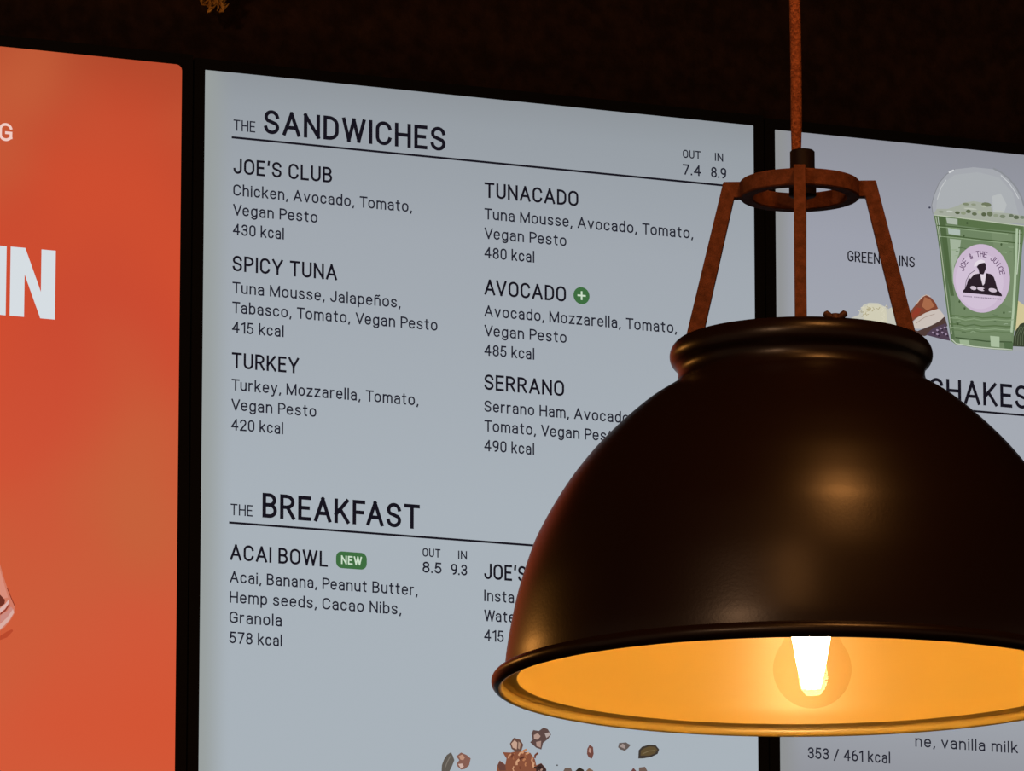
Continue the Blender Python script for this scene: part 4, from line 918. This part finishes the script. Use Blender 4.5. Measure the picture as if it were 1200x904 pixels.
# shakes menu
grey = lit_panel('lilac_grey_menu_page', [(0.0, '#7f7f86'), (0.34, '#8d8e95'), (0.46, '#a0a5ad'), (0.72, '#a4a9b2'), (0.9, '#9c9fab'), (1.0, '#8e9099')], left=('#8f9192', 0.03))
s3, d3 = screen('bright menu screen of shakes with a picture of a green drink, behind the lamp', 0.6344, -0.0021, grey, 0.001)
SX = -0.6344
ZS = 0.0021
heading(d3, '', 'SHAKES', (0.3588 + SX, 0.9090 + SX, 2.9497 + ZS),
        [('SHAKES', 0.5059 + SX, 2.9567 + ZS, 0.1160, 0.0252, .138)])
q = MB()
write(q, 'GREEN', .4122 + SX, 3.0990 - ST + ZS, .0376, .0116, Y1, INK, .13)
write(q, 'GAINS', .4542 + SX, 3.0990 - ST + ZS, .0362, .0116, Y1, INK, .13)
q.build('menu_entry', d3)
q = MB()
write(q, 'ne, vanilla milk', .4840 + SX, 2.5882 - ST + ZS, .1186, .0118, Y1, SOFT, BODY_W)
q.build('menu_entry', d3)
q = MB()
write(q, '353 / 461 kcal', .3611 + SX, 2.5687 - ST + ZS, .0938, .0118, Y1, SOFT, BODY_W)
q.build('menu_entry', d3)
for i_, (key, lab) in enumerate((('coconut_picture', 'pale shredded coconut picture'), ('date_picture', 'picture of a brown date'), ('nut_picture', 'picture of a cream coloured nut'),
                 ('berry_picture', 'picture of dark purple berries'), ('banana_picture', 'pale yellow fruit picture'), ('leaf_picture', 'picture of dark green leaves'))):
    q, y = picture(d3, '', key)
    q.v = [(p[0], p[1] - 0.0001 * i_, p[2]) for p in q.v]
    q.build('food_picture', d3, label=lab)
# the cup is drawn over the food, its round emblem over the cup
q, y = picture(d3, '', 'smoothie_picture')
for i, p in enumerate(q.v):
    q.v[i] = (p[0], p[1] - 0.001, p[2])
q.build('drink_picture', d3, label='picture of a green smoothie in a domed plastic cup')
q, y = picture(d3, '', 'cup_emblem')
for i, p in enumerate(q.v):
    q.v[i] = (p[0], p[1] - 0.0032, p[2])
xs = [p[0] for p in q.v]; zs = [p[2] for p in q.v]
ex, ez = (min(xs) + max(xs)) / 2, (min(zs) + max(zs)) / 2
word = 'JOE & THE JUICE'
yl = min(p[1] for p in q.v) - .0002
for i, ch in enumerate(word):
    if ch == ' ':
        continue
    a = math.radians(163 - 146 * i / (len(word) - 1))
    rx, rz = 0.0248, 0.0258
    px, pz = ex + rx * math.cos(a), ez + .0005 + rz * math.sin(a)
    g = MB()
    wch = .0009 if ch == 'I' else .0040
    write(g, ch, -wch / 2, -.0032, wch, .0064, yl, LILAC, .13)
    ca, sa = math.cos(a - math.pi / 2), math.sin(a - math.pi / 2)
    vs = [(px + v[0] * ca - v[2] * sa, yl, pz + v[0] * sa + v[2] * ca) for v in g.v]
    q.add(vs, g.f, LILAC)
q.build('emblem', d3, label='round lilac emblem with a man leaning on a counter')


# ------------------------------------------------------------------ the pendant lamp
LAMP = Vector((-0.5132, -1.8824, 2.2990))
BLACK = paint('black_brown_enamel', '#160b08', 0.33, spec=0.26, bump=(420, 0.03))
BRACKET = paint('rusty_brown_paint', '#603625', 0.7, spec=0.08, noise=(180, '#54301f', '#6a3e2c'), bump=(500, 0.3))
LINING = paint('warm_cream_enamel', '#e0b85c', 0.30, spec=0.5)
CORD = paint('brown_fabric_cord', '#84492e', 0.9, spec=0.1, noise=(420, '#6a3823', '#9a5a3a'), bump=(700, 0.8))
CAPM = paint('black_plastic_cap', '#140b0c', 0.6, spec=0.12)
NUT = paint('dull_copper_nut', '#4a2c22', 0.6, metallic=0.2, spec=0.3)

lamp = thing('pendant_lamp', 'large black dome pendant lamp with a glowing bulb hanging before the menu screens', 'lamp', LAMP, rotz=math.radians(-24.83))

# outer dome with its collar, from the waist down
PROFILE = [(0.2166, 0.0110), (0.2158, 0.0238), (0.2122, 0.0462), (0.2064, 0.0727), (0.1969, 0.1023), (0.1896, 0.1184), (0.1808, 0.1342),
           (0.1694, 0.1522), (0.1555, 0.1702), (0.1443, 0.1826), (0.1296, 0.1969), (0.1130, 0.2110), (0.0985, 0.2205), (0.0925, 0.2245),
           (0.0905, 0.2290), (0.0902, 0.2335), (0.0915, 0.2372), (0.0945, 0.2405), (0.0960, 0.2445), (0.0958, 0.2490), (0.0938, 0.2532),
           (0.0905, 0.2560), (0.0860, 0.2570), (0.0820, 0.2565), (0.0790, 0.2545), (0.0400, 0.2535), (0.0002, 0.2535)]


def smooth_profile(p, k=4):
    out = []
    for i in range(len(p) - 1):
        p0, p1, p2, p3 = p[max(i - 1, 0)], p[i], p[i + 1], p[min(i + 2, len(p) - 1)]
        for j in range(k):
            t = j / k
            f = lambda a, b, c, d: 0.5 * (2 * b + (c - a) * t + (2 * a - 5 * b + 4 * c - d) * t * t + (3 * b - a - 3 * c + d) * t ** 3)
            out.append((f(p0[0], p1[0], p2[0], p3[0]), f(p0[1], p1[1], p2[1], p3[1])))
    out.append(p[-1])
    return out


q = MB()
q.lathe(smooth_profile(PROFILE[:-2]) + PROFILE[-2:], BLACK, 160)
q.build('shade', lamp, smooth=True)
# rolled rim: dark outside
q = MB()
rim = []
rc, rz_, rr = 0.2208, 0.0056, 0.0056
for i in range(17):
    a = math.radians(118 - 203 * i / 16)
    rim.append((rc + rr * math.cos(a), rz_ + rr * math.sin(a)))
q.lathe([(0.2163, 0.0128)] + rim, BLACK, 160)
q.build('rim', lamp, smooth=True)
# lining: the rolled lip seen from below, a dark groove, then up inside the dome
lip = [rim[-1], (0.2200, 0.0004), (0.2190, 0.0012), (0.2185, 0.0028), (0.2184, 0.0048), (0.2187, 0.0060)]
groove = [(0.2187, 0.0060), (0.2186, 0.0068), (0.2086, 0.0070), (0.2076, 0.0076)]
inner = [(0.2076, 0.0076), (0.2078, 0.0100), (0.2082, 0.0160), (0.2080, 0.0238), (0.2056, 0.0462), (0.2018, 0.0722), (0.1936, 0.1012), (0.1868, 0.1172), (0.1783, 0.1328), (0.1672, 0.1505),
         (0.1535, 0.1683), (0.1424, 0.1805), (0.1278, 0.1948), (0.1112, 0.2085), (0.0960, 0.2180), (0.0800, 0.2250), (0.0500, 0.2300), (0.0002, 0.2310)]
q = MB()
q.lathe(smooth_profile(lip, 3) + groove[1:-1] + smooth_profile(inner, 3), LINING, 160)
q.build('lining', lamp, smooth=True, label='glowing yellow enamel inside of the shade')

# bracket: flat ring, four bent flat arms
q = MB()
q.lathe([(0.0350, 0.3649), (0.0432, 0.3649), (0.0441, 0.3658), (0.0441, 0.3766), (0.0432, 0.3775), (0.0350, 0.3775), (0.0342, 0.3766), (0.0342, 0.3658), (0.0350, 0.3649)], BRACKET, 96)
q.build('ring', lamp, smooth=True)
arm = [(0.0425, 0.3772), (0.0560, 0.3772), (0.0860, 0.2530), (0.0735, 0.2530), (0.0481, 0.3652), (0.0425, 0.3652)]
for k in range(4):
    q = MB()
    hw = 0.0044
    ca, sa = math.cos(k * math.pi / 2), math.sin(k * math.pi / 2)
    vs = [(r_ * ca - s_ * hw * -sa * -1, r_ * sa + s_ * hw * ca, z_) for s_ in (-1, 1) for r_, z_ in arm]
    n = len(arm)
    fs = [(0, 1, 4), (1, 2, 3, 4), (0, 4, 5), tuple(n + i for i in (4, 1, 0)), tuple(n + i for i in (4, 3, 2, 1)), tuple(n + i for i in (5, 4, 0))]
    for i in range(n):
        j = (i + 1) % n
        fs.append((i, i + n, j + n, j))
    q.add(vs, fs, BRACKET)
    o = q.build('arm', lamp)
    bmx = bmesh.new(); bmx.from_mesh(o.data); bmesh.ops.recalc_face_normals(bmx, faces=bmx.faces); bmx.to_mesh(o.data); bmx.free()
    md = o.modifiers.new('bevel', 'BEVEL'); md.width = 0.0007; md.segments = 2; md.limit_method = 'ANGLE'

# cross bar that carries the cord grip
q = MB()
q.box((-0.0040, -0.0345, 0.3738), (0.0040, 0.0345, 0.3768), BRACKET)
q.build('cross_bar', lamp, bevel=0.0006)
# cord grip above and through the ring
q = MB()
ox = 0.0022
q.lathe([(0.0002, 0.4010), (0.0082, 0.4010), (0.0091, 0.4000), (0.0091, 0.3885), (0.0100, 0.3840), (0.0100, 0.3670), (0.0090, 0.3662), (0.0002, 0.3662)], CAPM, 40, cx=ox)
q.build('cord_grip', lamp, smooth=True)
q = MB()                                            # stem from the grip down to the dome, behind the front arm
q.tube([(0.001, 0, 0.3668), (0.0, 0, 0.2535)], 0.0040, CAPM, 16)
q.build('stem', lamp, smooth=True)
# cord up to the ceiling with a small rose
q = MB()
top = 3.6 - LAMP.z
n = 40
pts = []
for i in range(n + 1):
    t = i / n
    z = 0.3990 + (top - 0.02 - 0.3990) * t
    pts.append((-0.0022 - 0.0002 * math.sin(9 * t) + 0.0004 * math.sin(23 * t), 0.0, z))
q.tube(pts, [0.0041 if i else 0.0036 for i in range(n + 1)], CORD, 14)
q.build('cord', lamp, smooth=True, label='brown fabric covered cord')
q = MB()
q.lathe([(0.0002, top), (0.048, top), (0.050, top - 0.004), (0.046, top - 0.016), (0.020, top - 0.026), (0.0002, top - 0.026)], BRACKET, 48)
q.build('ceiling_rose', lamp, smooth=True)
# wing nut on the collar
q = MB()
nx, ny, nz = 0.0248, -0.0842, 0.2562
q.lathe([(0.0002, nz + .003), (0.0030, nz + .003), (0.0034, nz - .001), (0.0050, nz - .003)], NUT, 16, cx=nx, cy=ny)
for s in (-1, 1):
    q.tube([(nx + s * .002, ny, nz + .0002), (nx + s * .0052, ny - .0006, nz + .0020), (nx + s * .0072, ny - .0006, nz + .0034), (nx + s * .0078, ny - .0004, nz + .0040)], [.0018, .0026, .0026, .0012], NUT, 10)
q.build('wing_nut', lamp, smooth=True, label='small copper wing nut on the collar')

# bulb
GLASS = bpy.data.materials.new('clear_bulb_glass')
GLASS.use_nodes = True
nt = GLASS.node_tree
nt.nodes.clear()
out = nt.nodes.new('ShaderNodeOutputMaterial')
mix = nt.nodes.new('ShaderNodeMixShader')
trn = nt.nodes.new('ShaderNodeBsdfTransparent')
gls = nt.nodes.new('ShaderNodeBsdfGlossy')
fre = nt.nodes.new('ShaderNodeMapRange')
fre.inputs['From Min'].default_value = 0.80
fre.inputs['From Max'].default_value = 1.0
fre.inputs['To Min'].default_value = 0.02
fre.inputs['To Max'].default_value = 0.35
lw = nt.nodes.new('ShaderNodeLayerWeight')
lw.inputs['Blend'].default_value = 0.25
tr = nt.nodes.new('ShaderNodeValToRGB')
tr.color_ramp.elements[0].position = 0.80
tr.color_ramp.elements[0].color = (0.95, 0.91, 0.82, 1)
tr.color_ramp.elements[1].position = 1.0
tr.color_ramp.elements[1].color = (0.42, 0.27, 0.12, 1)
gls.inputs['Roughness'].default_value = 0.04
nt.links.new(lw.outputs['Facing'], tr.inputs['Fac'])
nt.links.new(tr.outputs['Color'], trn.inputs['Color'])
nt.links.new(lw.outputs['Facing'], fre.inputs['Value'])
nt.links.new(fre.outputs['Result'], mix.inputs['Fac'])
nt.links.new(trn.outputs[0], mix.inputs[1])
nt.links.new(gls.outputs[0], mix.inputs[2])
nt.links.new(mix.outputs[0], out.inputs['Surface'])

FIL = bpy.data.materials.new('hot_filament')
FIL.use_nodes = True
b = FIL.node_tree.nodes['Principled BSDF']
b.inputs['Base Color'].default_value = (0.8, 0.7, 0.5, 1)
b.inputs['Emission Color'].default_value = (1.0, 0.70, 0.33, 1)
b.inputs['Emission Strength'].default_value = BULB_STRENGTH
BRASS = paint('pale_metal_screw_base', '#b59a68', 0.35, metallic=1.0)
PORC = paint('black_lamp_socket', '#1a1412', 0.5)

BX, BY = 0.0060, 0.0
q = MB()
q.lathe([(0.0180, 0.0900), (0.0200, 0.0930), (0.0200, 0.1450), (0.0140, 0.1500), (0.0100, 0.2300)], PORC, 48, cx=BX, cap0=True, cap1=True)
q.build('lamp_socket', lamp, smooth=True)
bulb_r, bz = 0.0284, 0.0146
env = []
for i in range(25):
    a = math.radians(-90 + 128 * i / 24)
    env.append((max(0.0002, bulb_r * math.cos(a)), bz + bulb_r * math.sin(a)))
env += [(0.0185, 0.0405), (0.0158, 0.0490), (0.0142, 0.0580), (0.0135, 0.0660), (0.0134, 0.0720)]
q = MB()
q.lathe(env, GLASS, 64, cx=BX)
bulb = q.build('bulb', lamp, smooth=True, label='clear round glass bulb, lit')
q = MB()
scr = []
for i in range(40):
    scr.append((0.0133 + 0.0006 * math.sin(i * math.pi / 3), 0.0700 + 0.0225 * i / 39))
q.lathe(scr, BRASS, 40, cx=BX)
q.build('screw_base', bulb, smooth=True)
for k in range(8):
    a = 2 * math.pi * (k + .5) / 8
    q = MB()
    p0 = (BX - .0008 + 0.0052 * math.cos(a), 0.0052 * math.sin(a), 0.0018 + 0.0016 * math.sin(3 * a))
    p1 = (BX - .0006 + 0.0122 * math.cos(a), 0.0122 * math.sin(a), 0.0400)
    q.tube([p0, [(u_ + v_) / 2 for u_, v_ in zip(p0, p1)], p1], [0.0018, 0.0030, 0.0030], FIL, 10)
    q.build('filament', bulb, smooth=True)
q = MB()
q.tube([(BX - .0006, 0, 0.0720), (BX - .0006, 0, 0.0060)], [0.0055, 0.0030], FIL, 12)
q.build('filament', bulb, smooth=True)


# ------------------------------------------------------------------ dried tuft hung near the wall
TUFT = paint('golden_dried_fibre', '#b8863f', 0.8, spec=0.2, noise=(90, '#8f6428', '#d3a356'))
STEM = paint('dark_brown_string', '#24170f', 0.9, spec=0.1)
random.seed(11)
tx, ty, tz = -0.2955, 0.0, 3.3005
tuft = thing('dried_flower', 'golden brown curly dried tuft hanging at the top edge above the orange and white screens', 'dried flower', (tx, ty, tz))
q = MB()
for k in range(110):
    a = random.uniform(0, 2 * math.pi)
    rad = random.uniform(0.003, 0.0150)
    z0 = random.uniform(0.0, 0.05)
    if rad > 0.011:
        z0 = max(z0, 0.004)
    c = Vector((rad * math.cos(a), rad * math.sin(a) * 0.7, z0))
    L = random.uniform(0.004, 0.008)
    ph = random.uniform(0, 6.28)
    pts = []
    for i in range(7):
        t = i / 6
        pts.append(c + Vector((math.cos(ph + 4.2 * t) * L * .7, math.sin(ph + 3.1 * t) * L * .5, math.sin(ph * 2 + 4.6 * t) * L * .8)))
    q.tube(pts, [.0006, .0011, .0013, .0013, .0013, .0010, .0005], TUFT, 6)
q.build('flower_head', tuft, smooth=True)
q = MB()
q.tube([(0, 0, 0.02), (0.002, 0, 0.12), (0, 0, 3.6 - tz)], 0.0016, STEM, 8)
q.build('stem', tuft)
